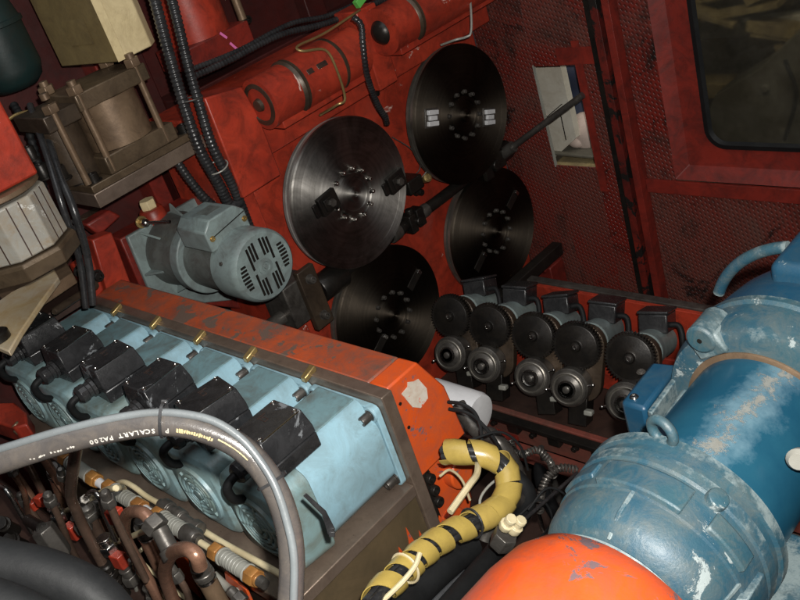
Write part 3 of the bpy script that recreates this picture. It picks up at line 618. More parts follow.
# ================================================================ PRESS RAM at left edge
t=thing('press_ram','red press ram with scuffed white many-sided collar at the left edge','press ram',(.1,-.92,1.5))
def zp(pts,z): return [at(x,y,Z=z) for x,y in pts]
ax=at(28,243,Z=1.66)
cx,cy=.06,-.93
_q=at(20,240,X=.08); cx,cy=_q.x,_q.y
link('collar',MB().lathe((cx,cy,1.65),Z_,[(0,.093),(.004,.096),(.11,.096),(.114,.092)],8,ph=.3),'white_worn',t,.002,ang=20)
sg=MB()
for k in range(8):
    for f_ in (.33,.67):
        a=.3+2*PI*(k+f_)/8; 
        A_,U_,W_=frame(Z_)
        q0=U_*math.cos(.3+2*PI*k/8)+W_*math.sin(.3+2*PI*k/8); q1=U_*math.cos(.3+2*PI*(k+1)/8)+W_*math.sin(.3+2*PI*(k+1)/8)
        q=V((cx,cy,0))+(q0.lerp(q1,f_))*.0962; tn=(q1-q0).normalized(); nn=(q0+q1).normalized()
        sg.obox(q+V((0,0,1.707)),tn*.0012,nn*.0008,Z_*.054)
link('collar_seams',sg,'grime',t)
link('ring',MB().lathe((cx,cy,1.77),Z_,[(0,.088),(.003,.092),(.012,.092),(.014,.086)],48),'bronze',t)
link('foot',MB().lathe((cx,cy,1.61),Z_,[(0,.105),(.03,.108),(.038,.104)],8,ph=.3),'bronze_mid',t,.002,ang=20)
link('lower_foot',MB().lathe((cx,cy,1.595),Z_,[(0,.06),(.014,.06)],8,ph=.3),'bronze_dk',t,.002,ang=20)
rb=[at(50,198,X=cx+.07),at(0,105,X=cx+.07),at(-60,100,X=cx+.07),at(-60,220,X=cx+.07)]
link('ram_body',MB().prism([V((cx+.075,cy+.075,1.787)),V((cx+.075,cy-.1,1.787)),V((cx-.1,cy-.1,1.787)),V((cx-.1,cy+.075,1.787))],(0,0,.20)),'red',t,.006)
t=thing('steel_bed','greasy brown steel bed with a stepped edge under the press ram','bed',(-.2,-.85,1.3))
link('bed_plate',MB().prism([at(-40,345,Z=1.40),at(60,275,Z=1.40),at(118,196,Z=1.40),at(60,160,Z=1.40),at(-60,250,Z=1.40)],(0,0,.03)),'bronze_dk',t,.003)
link('side_bar',MB().prism([at(20,322,Z=1.44),at(78,283,Z=1.44),at(66,262,Z=1.44),at(0,300,Z=1.44)],(0,0,.03)),'bronze',t,.003)
link('lower_bar',MB().prism([at(20,345,Z=1.36),at(95,298,Z=1.36),at(80,284,Z=1.36),at(0,330,Z=1.36)],(0,0,.03)),'grime',t,.003)
link('back_plate',MB().prism([at(60,230,Z=1.45),at(100,222,Z=1.45),at(112,180,Z=1.45),at(60,180,Z=1.45)],(0,0,.02)),'bronze_dk',t,.003)
link('bolt',MB().bolt(at(74,231,Z=1.48),V((.5,-.3,.6)),.022,.03),'black_oil',t)
single('lever_plate',MB().prism([at(-30,350,Z=1.49),at(0,352,Z=1.49),at(12,357,Z=1.49),at(24,336,Z=1.49),at(44,306,Z=1.49),at(61,283,Z=1.49),at(57,274,Z=1.49),at(40,284,Z=1.49),at(28,290,Z=1.49),at(14,297,Z=1.49),at(0,307,Z=1.49),at(-30,320,Z=1.49)],(0,0,.014)),'plate_worn','worn yellow grey lever plate with a narrow tip at the left edge','lever',bevel=.003)
single('round_knob',MB().lathe(at(-2,340,Z=1.505),Z_,[(0,.028),(.015,.028),(.018,.024),(.012,.018)],24),'black_oil','dark round knob at the left edge on the worn lever plate','knob')
single('steel_rod',MB().lathe(at(54,312,Z=1.44),at(92,287,Z=1.40)-at(54,312,Z=1.44),[(0,.006),(.004,.009),(.16,.009),(.161,.012),(.2,.012)],14),'bronze_dk','short brown steel rod pointing at the far end of the motor row','rod')
single('black_hoses',MB().tube([at(40,110,X=-.2),at(58,170,X=-.05),at(74,210,X=.02),at(88,260,X=0),at(93,305,X=0)],.009,12),'black_pl','glossy black hose hanging between the white collar and the grey gearmotor','hose',group='glossy black hoses')
single('black_hoses',MB().tube([at(30,105,X=-.2),at(50,165,X=-.05),at(62,205,X=.0),at(79,258,X=-.02),at(86,308,X=-.02)],.008,12),'black_pl','thinner glossy black hose running just left of the other beside the white collar','hose',group='glossy black hoses')
random.seed(11)
for k,(a,b,l) in enumerate((((28,130),(40,170),'dusty corrugated hose curling left of the bronze clamp'),((44,140),(62,128),'short corrugated hose crossing beneath the bronze clamp side plate'))):
    single('conduit',MB().tube([at(a[0]-14,a[1]-25,X=-.3),at(a[0],a[1],X=-.22),at(b[0],b[1],X=-.2),at(b[0]+6,b[1]+30,X=-.25)],.009,12,8,.12,.004),'rubber',l,'conduit','small corrugated hoses left of the clamp')
for (q_,X0,r0_,l) in (((46,178),-.12,.016,'black hose fitting in the shadow under the clamp side plate, middle of three'),((64,180),-.1,.016,'black hose fitting nearest the clamp base corner'),((34,160),-.2,.014,'black hose fitting nearest the red press ram edge')):
    single('hose_fitting',MB().bolt(at(*q_,X=X0),Z_,r0_,.035),'black_oil',l,'fitting','black hose fittings left of the clamp')
single('brass_tube',MB().tube([at(8,120,X=-.25),at(18,114,X=-.25),at(36,110,X=-.25)],.004),'brass','thin brass tube in the shadow above the red press ram','tube')
# ================================================================ RED GEAR HOUSING TOP
t=thing('red_drum','bright red painted drum standing on a rectangular flange at the top of the photo','drum',(-.3,-.08,1.75))
link('drum',MB().lathe((-.33,-.075,1.80),Z_,[(0,.092),(.35,.092)],48),'red',t,ang=30)
link('base_flange',MB().box(-.40,-.235,-.185,.035,1.738,1.80),'red_dirty',t,.004)
mk=MB()
for a,b in ((( 220,33),(227,38)),((230,43),(238,50))):
    p0,p1=at(*a,X=-.2345),at(*b,X=-.2345); u=(p1-p0)*.5; mk.obox((p0+p1)/2,u,X_*.0006,u.cross(X_).normalized()*.0035)
link('pink_mark',mk,'pink',t)
link('side_rod',MB().cyl((-.27,.045,1.80),(-.27,.045,2.1),.012),'bronze',t)
# corrugated conduits
cg='black corrugated conduits at the top of the machine'
def conduit(pts,r,label,group=cg,step=.0026): return single('conduit',MB().tube(pts,r,14,8,.07,step),'black_pl',label,'conduit',group)
conduit([at(148,-25,X=.0),at(160,20,X=0),at(172,65,X=0),at(184,105,X=0),at(200,150,X=0),at(222,190,X=-.02),at(240,230,X=-.05)],.0135,'thick black corrugated conduit by the red bearing block, left one of the pair')
conduit([at(165,-25,X=.0),at(177,20,X=0),at(188,65,X=0),at(199,103,X=0),at(213,147,X=0),at(234,188,X=-.02),at(250,228,X=-.05)],.0125,'thick black corrugated conduit by the red bearing block, right one of the pair')
conduit([at(190,78,X=-.1),at(230,60,X=-.1),at(280,35,X=-.1),at(330,22,X=-.1),at(395,-5,X=-.1)],.0085,'thin black corrugated conduit crossing the dark red wall, lower of the crossing two')
conduit([at(190,70,X=-.12),at(240,50,X=-.12),at(290,24,X=-.12),at(330,15,X=-.12),at(380,-8,X=-.12)],.007,'thin black conduit crossing the dark red wall, upper of the crossing two')
conduit([at(176,160,X=-.1),at(190,180,X=-.1),at(205,198,X=-.1),at(225,215,X=-.1)],.011,'short black corrugated conduit below the clamp base plate, running towards the grey motor box')
conduit([at(353,17,X=.1),at(361,25,X=.11),at(363,45,X=.11),at(367,75,X=.09),at(377,103,X=.04),at(386,118,X=.01)],.0085,'black corrugated conduit looping over the red cylinder down between the two upper discs')
single('conduit_clip',MB().torus(at(191,99,X=.0),at(184,105,X=0)-at(172,65,X=0),.029,.002,24,6),'steel_dk','metal strap around the conduit pair beside the bearing block corner','strap','straps on the conduit pair')
single('conduit_clip',MB().torus(at(217,167,X=-.01),at(222,190,X=-.02)-at(200,150,X=0),.029,.002,24,6),'whitegrey','pale strap around the conduit pair just above the grey gearmotor box','strap','straps on the conduit pair')
single('hose_end',MB().cyl(at(385,114,X=.012),at(387,124,X=.002),.009),'steel','bright metal ferrule at the lower end of the conduit between the upper discs','ferrule')
single('wall_bolt',MB().bolt(at(243,20,X=-.3),X_,.012,.03),'black_oil','small black bolt on the dark wall right of the red drum','bolt')
single('thin_wire',MB().tube([at(392,137,X=-.09),at(412,150,X=-.06),at(420,168,X=-.06),at(408,180,X=-.07)],.0018,6),'steel_dk','thin loop of wire on the red wall right of the shiny disc','wire')
single('green_tag',MB().obox(at(361,-1,X=.05),V((.004,.02,.01)),V((.0,-.004,.01)),V((.008,0,.0))),'green_tag','small green tag at the top edge above the grease pipe','tag',bevel=.001)
# ================================================================ SPINDLE BANK
t=thing('spindle_bench','dark red greasy bench with a steel back rail that carries the row of gear spindles','bench',(.6,.25,.3))
link('front_beam',MB().box(-.02,1.4,.03,.05,.445,.555),'bench_red',t,.003)
link('inner_plate',MB().box(-.02,1.4,.26,.27,.531,.70),'red',t,.003)
link('front_lip',MB().box(-.02,1.4,.0,.0295,.535,.55),'black_oil',t,.002)
link('deck',MB().box(-.02,1.4,.051,.46,.50,.53),'grime',t,.003)
link('back_plate',MB().box(.16,1.4,.43,.445,.531,.742),'red',t,.002)
link('back_rail',MB().box(.16,1.4,.4455,.475,.715,.748),'steel_dk',t,.003)
link('front_ledge',MB().box(-.02,1.4,-.02,.03,.42,.4445),'bench_red',t,.003)
for k in range(9):
    x=.06+.15*k
    link('clamp_block',MB().box(x-.02,x+.02,.006,.0290,.50,.534),'black_oil',t,.003)
    link('bolt',MB().bolt((x+.06,.029,.50),-Y_,.009,.014),'black_oil',t)
SG='gear spindles standing in a row on the red bench'
def make_spindle():
    g0=at(631,357,Y=.14); sx_,gz=g0.x,g0.z; gy=.14
    t=thing('gear_spindle','nearest gear spindle of the row, half covered by the blue terminal box','spindle',(sx_,gy,gz),SG)
    cz=gz-.116
    # plate behind (capsule)
    pl=[V((sx_+.054*math.cos(a)+.018,gy+.012,gz+.056*math.sin(a))) for a in [PI*k/12 for k in range(13)]]+[V((sx_+.05*math.cos(a)+.018,gy+.012,cz+.05*math.sin(a))) for a in [PI+PI*k/12 for k in range(13)]]
    link('bearing_plate',MB().prism(pl,(0,.03,0)),'bronze_dk',t,.003)
    g=MB(); n=48; R=[]
    for y,rr in ((gy-.012,1.),(gy+.008,1.)):
        ring=[]
        for k in range(n*2):
            a=2*PI*k/(n*2); r_=.071 if k%2 else .0635; ring.append(V((sx_+r_*math.cos(a),y,gz+r_*math.sin(a))))
        R.append(ring)
    g.quadring(R); ge=link('gear',g,'black_oil',t,ang=20)
    link('gear_hub',MB().lathe((sx_,gy-.012,gz),-Y_,[(0,.059),(.001,.057),(.0015,.02),(.003,.016),(.010,.013),(.011,.007),(.006,.005)],28),'black_oil',ge)
    link('axle_tip',MB().lathe((sx_,gy-.016,gz),-Y_,[(0,.009),(.010,.009),(.0105,.005),(.008,.004)],18),'steel',ge)
    cc=V((sx_-.008,gy+.0,cz))
    ch=link('chuck',MB().lathe(cc+Y_*.01,-Y_,[(0,.054),(.03,.056),(.045,.056),(.048,.053),(.052,.05),(.053,.046),(.048,.044),(.049,.040),(.056,.038),(.062,.026),(.063,.022),(.05,.018),(.05,.012),(.068,.010),(.07,.006)],48),'steel_dk',t,ang=28)
    link('ring',MB().lathe(cc-Y_*.041,-Y_,[(0,.0475),(.004,.0465),(.0055,.0435),(.004,.042)],48),'rim_oil',ch)
    link('nose_ring',MB().lathe(cc-Y_*.052,-Y_,[(0,.0265),(.004,.025),(.0045,.021),(.0,.02)],36),'steel',ch)
    for a in (15,195): 
        u=V((math.cos(math.radians(a)),0,math.sin(math.radians(a)))); link('pin',MB().cyl(cc-Y_*.03+u*.05,cc-Y_*.03+u*.068,.0035,n=10).sphere(cc-Y_*.03+u*.07,.005),'steel',ch)
    link('spindle_motor',MB().lathe((sx_+.02,gy+.043,gz+.005),Y_,[(0,.048),(.004,.052),(.03,.052),(.031,.048),(.16,.048),(.165,.044)],40),'grey',t,ang=30)
    b=link('terminal_box',MB().box(sx_-.015,sx_+.065,gy+.12,gy+.21,gz+.04,gz+.093),'black_pl',t,.004)
    link('lid',MB().box(sx_-.018,sx_+.068,gy+.117,gy+.213,gz+.0935,gz+.102),'black_pl',b,.003)
    link('cable',MB().tube([(sx_+.06,gy+.15,gz+.06),(sx_+.09,gy+.15,gz+.055),(sx_+.10,gy+.14,gz+.0),(sx_+.09,gy+.12,gz-.08)],.008,10),'rubber',b)
    link('foot',MB().box(sx_-.02,sx_+.035,gy+.0,gy+.06,cz-.12,cz-.03),'black_oil',t,.003)
    link('drain_block',MB().box(sx_+.035,sx_+.06,gy-.03,gy-.006,cz-.075,cz-.06),'whitegrey',t,.004)
    t.rotation_euler=(math.radians(-24),0,math.radians(15))
    return t
s5=make_spindle(); 
xs=[at(px,py,Y=.14).x for px,py in ((579,347),(534,336),(491,326),(451,317))]
# match the picture row (gear centres)
S5X=s5.location.x
sl_=['gear spindle second from the blue motor, whole chuck shiny below its gear','middle gear spindle of the row, its gear face crossed by a bright scratch','gear spindle second from the orange beam, with red bench showing on its right','farthest gear spindle, dark gear overlapping the lower oily disc']
for k,(x,l) in enumerate(zip(xs,sl_)):
    u_=dup(s5,(x-S5X,(-.004,.003,-.002,.005)[k],(.003,-.003,.002,0)[k]),l); u_.rotation_euler=(math.radians(-24+(2,-1.5,1,-2)[k]),math.radians((6,-4,3,-7)[k]),math.radians(15+(-2,2,-1,1.5)[k]))
single('guide_bar',MB().prism([at(482,308,Y=.30)+V((0,0,.015)),at(482,308,Y=.30)+V((.04,0,.015)),at(482,308,Y=.30)+V((.04,0,-.03)),at(482,308,Y=.30)+V((0,0,-.03))],V((0,.42,0))),'black_oil','black square bar sloping from the gears to the guard wall below the oily disc','bar',bevel=.004)
single('red_bracket',MB().box(-.02,.05,.70,.78,.50,.62).cyl((.03,.68,.615),(.03,.72,.64),.014),'red_dirty','small red bracket with a metal tip at the foot of the guard wall corner','bracket',bevel=.004)
# ================================================================ CENTRE CLUTTER
single('plastic_canister',MB().lathe((.60,-.43,1.035),V((1,.05,-.1)),[(0,.048),(.125,.050),(.135,.046),(.138,.03)],40),'white','white plastic round cap standing between the orange beam end and the gear spindles','cap')
# grimy machine bed below
t=thing('machine_bed','greasy dark machine bed plate cluttered with cables between the beam and the blue motor','bed',(.9,-.4,.5))
link('bed_plate',MB().box(.3,1.7,-.62,-.08,.36,.40),'grime',t,.004); link('bed_plate_lower',MB().box(-.3,2.2,-2.0,-.625,.35,.40),'grime',t,.004)
link('red_edge',MB().prism([at(478,425,Z=.45),at(520,440,Z=.45),at(500,470,Z=.45),at(470,455,Z=.45)],(0,0,.02)),'red_dirty',t,.004)
for q in ((547,470),(559,500),(520,520)): link('post',MB().cyl(at(*q,Z=.40),at(*q,Z=.40)+Z_*.09,.010),'steel_dk',t)
link('channel',MB().box(.62,1.6,-.34,-.28,.4005,.44),'grime',t,.004)
# yellow spiral wrapped hose
path=[at(444,452,d=1.62),at(462,452,d=1.60),at(487,455,d=1.59),at(505,468,d=1.59),at(509,488,d=1.57),at(500,507,d=1.54),at(478,520,d=1.50),at(452,533,d=1.46),at(430,547,d=1.42),at(408,566,d=1.38),at(388,585,d=1.34),at(370,607,d=1.30)]
t=thing('wrapped_hose','bundle of black cables wrapped in yellow spiral plastic beside the orange casting','hose',path[6])
fr_=frames(catmull(path,8)); cp_=catmull(path,8)
for j in range(4):
    a=PI/2*j+.4
    link('cable',MB().tube([q+(u*math.cos(a)+w*math.sin(a))*.0075 for q,(tt,u,w) in zip(cp_,fr_)],.0085,10,0),'black_pl',t)
pp=resample(cp_,.0022); ff=frames(pp); pitch=.046; rib=MB()
ra,rb_,ri,rj=[],[],[],[]
n=len(pp); rings=[]
half=.35
for i in range(n):
    s_=i*.0022; ang=2*PI*s_/pitch+1.1*math.sin(s_*31)
    def pnt(ds,r):
        k=min(max(s_+ds,0)/.0022,n-1.001); i0=int(k); f_=k-i0
        q=pp[i0].lerp(pp[i0+1],f_); tt,u,w=ff[i0]; return q+(u*math.cos(ang)+w*math.sin(ang))*r
    hw=pitch*(.37+.07*math.sin(i*.023)+.02*math.sin(i*.09))
    rings.append([pnt(-hw,.0235),pnt(0,.0235),pnt(hw,.0212),pnt(hw,.0198),pnt(-hw,.0222)])
rib.quadring(rings); link('spiral_wrap',rib,'yellow',t,ang=50)
for px in ((405,568),(470,520)):
    k=min(range(len(cp_)),key=lambda i:(cp_[i]-at(*px,d=(cp_[i]-CP).dot(RI[2]))).length); 
    link('cable_tie',MB().torus(cp_[k],fr_[k][0],.0245,.0022,28,6),'cream' if px[0]<450 else 'black_pl',t)
single('cream_strap',MB().tube([at(420,553,d=1.33),at(415,566,d=1.32),at(404,580,d=1.31),at(392,592,d=1.31),at(380,603,d=1.31)],.004,8),'cream','cream plastic strap end trailing along the yellow wrapped hose at the bottom','strap')
single('cream_lever',MB().tube([at(478,462,d=1.60),at(477,474,d=1.56),at(470,484,d=1.53),at(460,498,d=1.52),at(450,512,d=1.5)],.006,8),'cream','cream bent tube lying inside the bend of the yellow wrapped hose','tube')
sg_='flexible steel pipes behind the yellow hose'
single('flexible_pipe',MB().tube([at(458,405,d=1.85),at(476,430,d=1.82),at(492,436,d=1.8),at(508,455,d=1.8),at(520,480,d=1.85),at(524,510,d=1.9)],.016,14,8,.03,.006),'steel_dk','grey metal pipe curving over from the white cap behind the yellow hose','pipe')
bc='thin black cables around the white cap'
single('thin_cable',MB().tube([at(448,402,d=1.72),at(462,404,d=1.70),at(474,412,d=1.70),at(480,425,d=1.7),at(482,440,d=1.7)],.0035,8),'rubber','thin black cable looping over the white cap, upper one','cable',bc)
single('thin_cable',MB().tube([at(449,409,d=1.72),at(465,412,d=1.70),at(478,420,d=1.70),at(495,440,d=1.7),at(505,460,d=1.72)],.0035,8),'rubber','thin black cable across the white cap, lower one','cable',bc)
cc_='black coiled cords by the blue motor'
single('coil_cord',MB().helix([at(510,440,d=2.0),at(515,452,d=1.98),at(524,454,d=1.95),at(538,450,d=1.95),at(550,462,d=1.95),at(554,476,d=1.97)],.0065,.0068,.0026),'steel_dk','dark coiled cord making the upper left loop behind the yellow hose','cord',cc_)
single('coil_cord',MB().helix([at(578,470,d=1.8),at(560,468,d=1.8),at(547,478,d=1.8),at(541,495,d=1.8),at(540,512,d=1.82)],.0065,.0068,.0026),'steel_dk','dark coiled cord making the lower right loop nearest the blue motor','cord',cc_)
single('straight_rod',MB().cyl(at(577,473,d=1.75),at(524,520,d=1.55),.0035,n=10),'black_pl','thin straight black rod slanting up to the end of the coiled cord','rod')
for k,(a,b,l) in enumerate((((556,476),(555,502),'short chrome pin under the upper coiled cord'),((541,512),(543,530),'short chrome pin under the lower coiled cord'),((517,462),(515,492),'short chrome pin right beside the yellow wrapped bend'))):
    single('chrome_pin',MB().cyl(at(*b,Z=.40),at(*b,Z=.40)+Z_*.10,.007),'steel',l,'pin','chrome pins below the coiled cords')
t=thing('connector','two white cable connectors plugged into a grey hexagonal block beside the orange cover','connector',at(505,530,d=1.5))
for (a,b) in (((504,528),(514,516)),((512,532),(528,512))): link('plug',MB().lathe(at(*a,d=1.45),at(*b,d=1.42)-at(*a,d=1.45),[(0,.009),(.006,.012),(.016,.012),(.017,.008),(.026,.008),(.027,.010),(.034,.009)],10),'cream',t,.001)
link('hex_block',MB().hexn(at(500,545,d=1.48),at(508,532,d=1.46)-at(500,545,d=1.48),.03,.021),'steel_dk',t,.001)
for k,(pts_,r_,m_,l) in enumerate((([(516,518),(540,500),(552,520),(535,545)],.0022,'rubber','thin black wire looping right of the white connectors'),([(528,510),(548,488),(570,500),(580,530)],.0022,'rubber','thin black wire arching under the slanting rod'),([(490,530),(480,500),(500,478),(520,486)],.0025,'whitegrey','thin pale wire behind the yellow wrapped bend'),([(470,440),(500,432),(520,446),(528,470)],.0025,'rubber','thin black wire passing over the flexible grey pipe'),([(440,476),(450,470),(462,480),(470,500)],.0025,'cream','thin cream wire across the orange casting'))):
    single('wire',MB().tube([at(x_,y_,d=1.62+.02*i_) for i_,(x_,y_) in enumerate(pts_)],r_,8),m_,l,'wire','loose thin wires beside the yellow wrapped hose')
rc='thick black rubber hoses at the bottom centre'
single('rubber_hose',MB().tube([at(508,470,d=1.75),at(527,492,d=1.72),at(522,515,d=1.68),at(500,545,d=1.6),at(470,580,d=1.5),at(440,615,d=1.4)],.017,14),'rubber','thick black rubber hose curling down between the yellow wrapped hose and the orange cover','hose',rc)
single('rubber_hose',MB().tube([at(470,545,d=1.62),at(440,570,d=1.55),at(415,595,d=1.5),at(400,615,d=1.45)],.026,14),'rubber','thick black rubber hose lying directly below the yellow wrapped hose','hose',rc)
single('rubber_hose',MB().tube([at(560,440,Z=.42),at(540,470,Z=.42),at(560,520,Z=.42),at(600,545,Z=.42)],.02,14),'rubber','black rubber hose lying on the dark bed behind the coiled cords','hose',rc)
single('pipe_elbow',MB().tube([at(484,540,d=1.62),at(492,520,d=1.62),at(505,506,d=1.64),at(520,500,d=1.7)],.013,12),'steel_dk','dark steel pipe elbow under the white connectors','elbow')
single('black_tray',MB().prism([at(350,610,Z=.98),at(425,535,Z=.98),at(468,540,Z=.98),at(470,610,Z=.90)],(0,0,.02)),'black_pl','smooth black tray in the shadow under the yellow wrapped hose','tray',bevel=.004)
# ================================================================ BLUE GEARMOTOR
BXc,BZc=1.47,1.383
t=thing('blue_motor','large blue painted electric motor with scraped barrel and lifting eye at the right edge','electric motor',(BXc,-.68,BZc))
def lth(n,prof,mat,par=None,cx=BXc,cz=BZc,nn=72,bev=0,ang=32): # prof in absolute y
    return link(n,MB().lathe((cx,0,cz),Y_,prof,nn),mat,par or t,bev,ang=ang)
lth('barrel',[(-.80,.098),(-.79,.100),(-.57,.100)],'blue_scraped',cx=BXc+.012)
bl=lth('front_bell',[(-.945,.095),(-.935,.108),(-.918,.1155),(-.90,.1185),(-.889,.119),(-.887,.1215),(-.845,.124),(-.842,.127),(-.828,.128),(-.826,.124),(-.815,.124),(-.813,.129),(-.800,.129),(-.796,.124),(-.795,.112)],'blue_pale')
lth('bell_nose',[(-1.02,.06),(-.99,.085),(-.95,.102),(-.9455,.094)],'blue_pale')
# raised pads, ribs, boss on the bell
def pad(par,a0,a1,y0,y1,r0,r1,mat,n=12):
    R=[]
    for k in range(n+1):
        a=math.radians(a0+(a1-a0)*k/n); u=V((math.cos(a),0,math.sin(a))); c_=V((BXc,0,BZc))
        R.append([c_+u*r0+Y_*y0,c_+u*r1+Y_*(y0+.004),c_+u*r1+Y_*(y1-.004),c_+u*r0+Y_*y1])
    return link('pad',MB().quadring(R),mat,par,.002,ang=30)
pad(bl,62,112,-.888,-.846,.118,.1275,'blue_pale'); pad(bl,20,48,-.882,-.85,.118,.1275,'blue_pale'); pad(bl,118,150,-.878,-.85,.118,.127,'blue_pale'); pad(bl,-25,10,-.90,-.85,.116,.130,'blue_pale')
for a in (88,15,-8):
    a_=math.radians(a); u=V((math.cos(a_),0,math.sin(a_))); tn=V((-u.z,0,u.x)); c_=V((BXc,0,BZc))
    link('rib',MB().prism([c_+u*.10-Y_*.945-tn*.003,c_+u*.117-Y_*.918-tn*.003,c_+u*.122-Y_*.885-tn*.003,c_+u*.10-Y_*.885-tn*.003],tn*.006),'blue_pale',bl,.0015)
a_=math.radians(52); u=V((math.cos(a_),0,math.sin(a_)))
link('boss',MB().lathe(V((BXc,-.842,BZc))+u*.118,u,[(0,.014),(.014,.012),(.015,.008)],20),'blue_pale',bl,.001)
a_=math.radians(97); u=V((math.cos(a_),0,math.sin(a_)))
link('lifting_eye',MB().torus(V((BXc+.014,-.803,BZc))+u*.139,Y_*1.0+X_*.25,.0165,.0062,36,12).cyl(V((BXc+.014,-.803,BZc))+u*.100,V((BXc+.014,-.803,BZc))+u*.124,.010),'blue_pale',t)
# terminal box on the left of the barrel
tb=link('terminal_box',MB().prism([at(620,402,Z=1.405),at(652,361,Z=1.405),at(678,364,Z=1.405),at(645,409,Z=1.405)],(0,0,-.075)),'blue',t,.006)
link('lid_flange',MB().prism([at(647,411,Z=1.41),at(684,361,Z=1.41),at(689,362,Z=1.41),at(652,413,Z=1.41)],(0,0,-.10)),'blue_pale',tb,.002)
link('box_neck',MB().prism([at(655,425,Z=1.40),at(688,378,Z=1.40),at(712,392,Z=1.40),at(680,440,Z=1.40)],(0,0,-.09)),'blue_pale',tb,.006)
link('screw',MB().bolt(at(641,372,Z=1.4055),Z_,.005,.003),'steel_dk',tb); link('screw',MB().bolt(at(634,397,Z=1.4055),Z_,.005,.003),'steel',tb)
# rear ring, hood, ear, hoop, rear box
rg=lth('rear_ring',[(-.595,.120),(-.59,.136),(-.575,.141),(-.535,.143),(-.53,.147),(-.52,.147),(-.515,.142),(-.515,.101),(-.59,.103)],'blue_pale',cx=BXc+.010)
lth('rear_bell',[(-.5145,.141),(-.49,.140),(-.43,.132),(-.37,.115),(-.33,.085),(-.32,.05)],'blue',cx=BXc+.010)
lth('gap_ring',[(-.60,.101),(-.597,.1065),(-.575,.1065),(-.5755,.1005)],'bronze',cx=BXc+.010)
for a in (120,20):
    a_=math.radians(a); u=V((math.cos(a_),0,math.sin(a_))); tn=V((-u.z,0,u.x)); q=V((BXc+.008,-.585,BZc))+u*.136
    er=link('ear',MB().cyl(q-Y_*.02,q+Y_*.035,.021).obox(q-u*.014+Y_*.0095,u*.016,Y_*.0255,tn*.024),'blue_pale' ,t,.004); link('ear_hole',MB().lathe(q-Y_*.0202,-Y_,[(0,.0035),(.0008,.0035)],16),'black_oil',er)
hc=V((BXc,-.40,BZc)); hp=[hc+V((math.cos(math.radians(a)),.3*math.cos(math.radians(a))*0,math.sin(math.radians(a))))*(.150) for a in range(160,95,-6)]
link('guard_hoop',MB().tube(hp,.009,12,2),'blue_pale',t)
link('rear_box',MB().box(1.445,1.64,-.47,-.36,1.42,1.545),'blue',t,.014,seg=4)
for q in ((1.505,-.86,1.30),): pass
link('side_foot',MB().obox((BXc+.09,-.75,BZc-.11),X_*.05,Y_*.06,Z_*.02),'blue_pale',t,.006)
link('cream_knob',MB().lathe(at(800,455,Y=-.72),V((.3,-1,.3)),[(0,.010),(.012,.014),(.018,.010)],18),'whitegrey',t)
t=thing('orange_cover','chipped bright orange round cover in front of the blue motor at the bottom right','cover',(1.47,-1.05,1.37))
lth('dome',[(-1.35,.02),(-1.33,.08),(-1.28,.125),(-1.2,.142),(-1.1,.144),(-1.03,.142),(-.99,.136),(-.965,.124),(-.95,.10)],'cover',t,cx=1.478,cz=1.378,ang=60)
# ================================================================ FOREGROUND HOSE
D0=.95
mp_=[(-60,480),(0,461),(60,442),(120,428),(165,423),(205,430),(243,449),(270,480),(286,518),(292,560),(289,620),(284,680)]
hpts=[at(x,y,d=D0) for x,y in mp_]
t=thing('grey_hose','large grey rubber hose with worn white print arching across the teal motors','hose',hpts[4])
link('hose_body',MB().tube(hpts,.0138,24,10),'hose',t)
tp=[(-60,466),(0,449),(60,431),(120,417),(165,412.5),(208,419),(238,436),(258,458),(275,486),(287,522),(294,560),(293,620)]
td=[.945,.942,.942,.942,.942,.940,.937,.934,.932,.932,.932,.932]
link('side_cable',MB().tube([at(x,y,d=d) for (x,y),d in zip(tp,td)],.0044,14,10),'hose_thin',t)
# lettering: reads from right to left upside down as on the real hose
cpath=catmull(hpts,90); cpx=[]
def px(p):
    q=p-CP; z=q.dot(RI[2]); return 400+F*q.dot(RI[0])/z,300+F*q.dot(RI[1])/z
cpx=[px(p)[0] for p in cpath]
half_=cpath[:int(len(cpath)*.62)]
def hose_frame(xpix,off):   # point on hose surface under picture x, off = angle below the line of sight
    i=min(range(len(half_)),key=lambda k:abs(cpx[k]-xpix)); p=cpath[i]; tn=(cpath[i+1]-cpath[i-1]).normalized()
    v=(CP-p); v=(v-tn*v.dot(tn)).normalized(); dn=tn.cross(v); 
    if dn.dot(RI[1])<0: dn=-dn
    a=math.radians(off); nn=v*math.cos(a)+dn*math.sin(a); dd=dn*math.cos(a)-v*math.sin(a)
    return p,tn,nn,dd
dg=None
def glyphs(chars,size,off,name,mat,shear=0):
    mb=bmesh.new()
    for ch,xp in chars:
        cu=bpy.data.curves.new('glyph','FONT'); cu.body=ch; cu.size=size; cu.align_x='CENTER'; cu.align_y='CENTER'; cu.extrude=.00018; cu.resolution_u=2; cu.shear=shear; cu.offset=.00012
        o=bpy.data.objects.new('glyph',cu); C.objects.link(o)
        bpy.context.view_layer.update(); me=bpy.data.meshes.new_from_object(o.evaluated_get(bpy.context.evaluated_depsgraph_get()))
        p,tn,nn,dd=hose_frame(xp,off)
        mtx=Matrix(((-tn.x,dd.x,nn.x,0),(-tn.y,dd.y,nn.y,0),(-tn.z,dd.z,nn.z,0),(0,0,0,1)))
        mtx=Matrix.Translation(p+nn*.0139)@mtx
        me.transform(mtx); mb.from_mesh(me)
        bpy.data.objects.remove(o); bpy.data.curves.remove(cu); bpy.data.meshes.remove(me)
    class B: pass
    k=MB(); k.b.free(); k.b=mb
    return link(name,k,mat,t)
txt='P|SCALART'
xs_=[170.5,None,156,150.5,145,139.5,134,128.5,123]
glyphs([(c,x) for c,x in zip(txt,xs_) if x],.0078,34,'lettering','print')
glyphs(list(zip('PA200',(113.5,108.5,103.5,98.5,94))),.0078,36,'lettering','print')
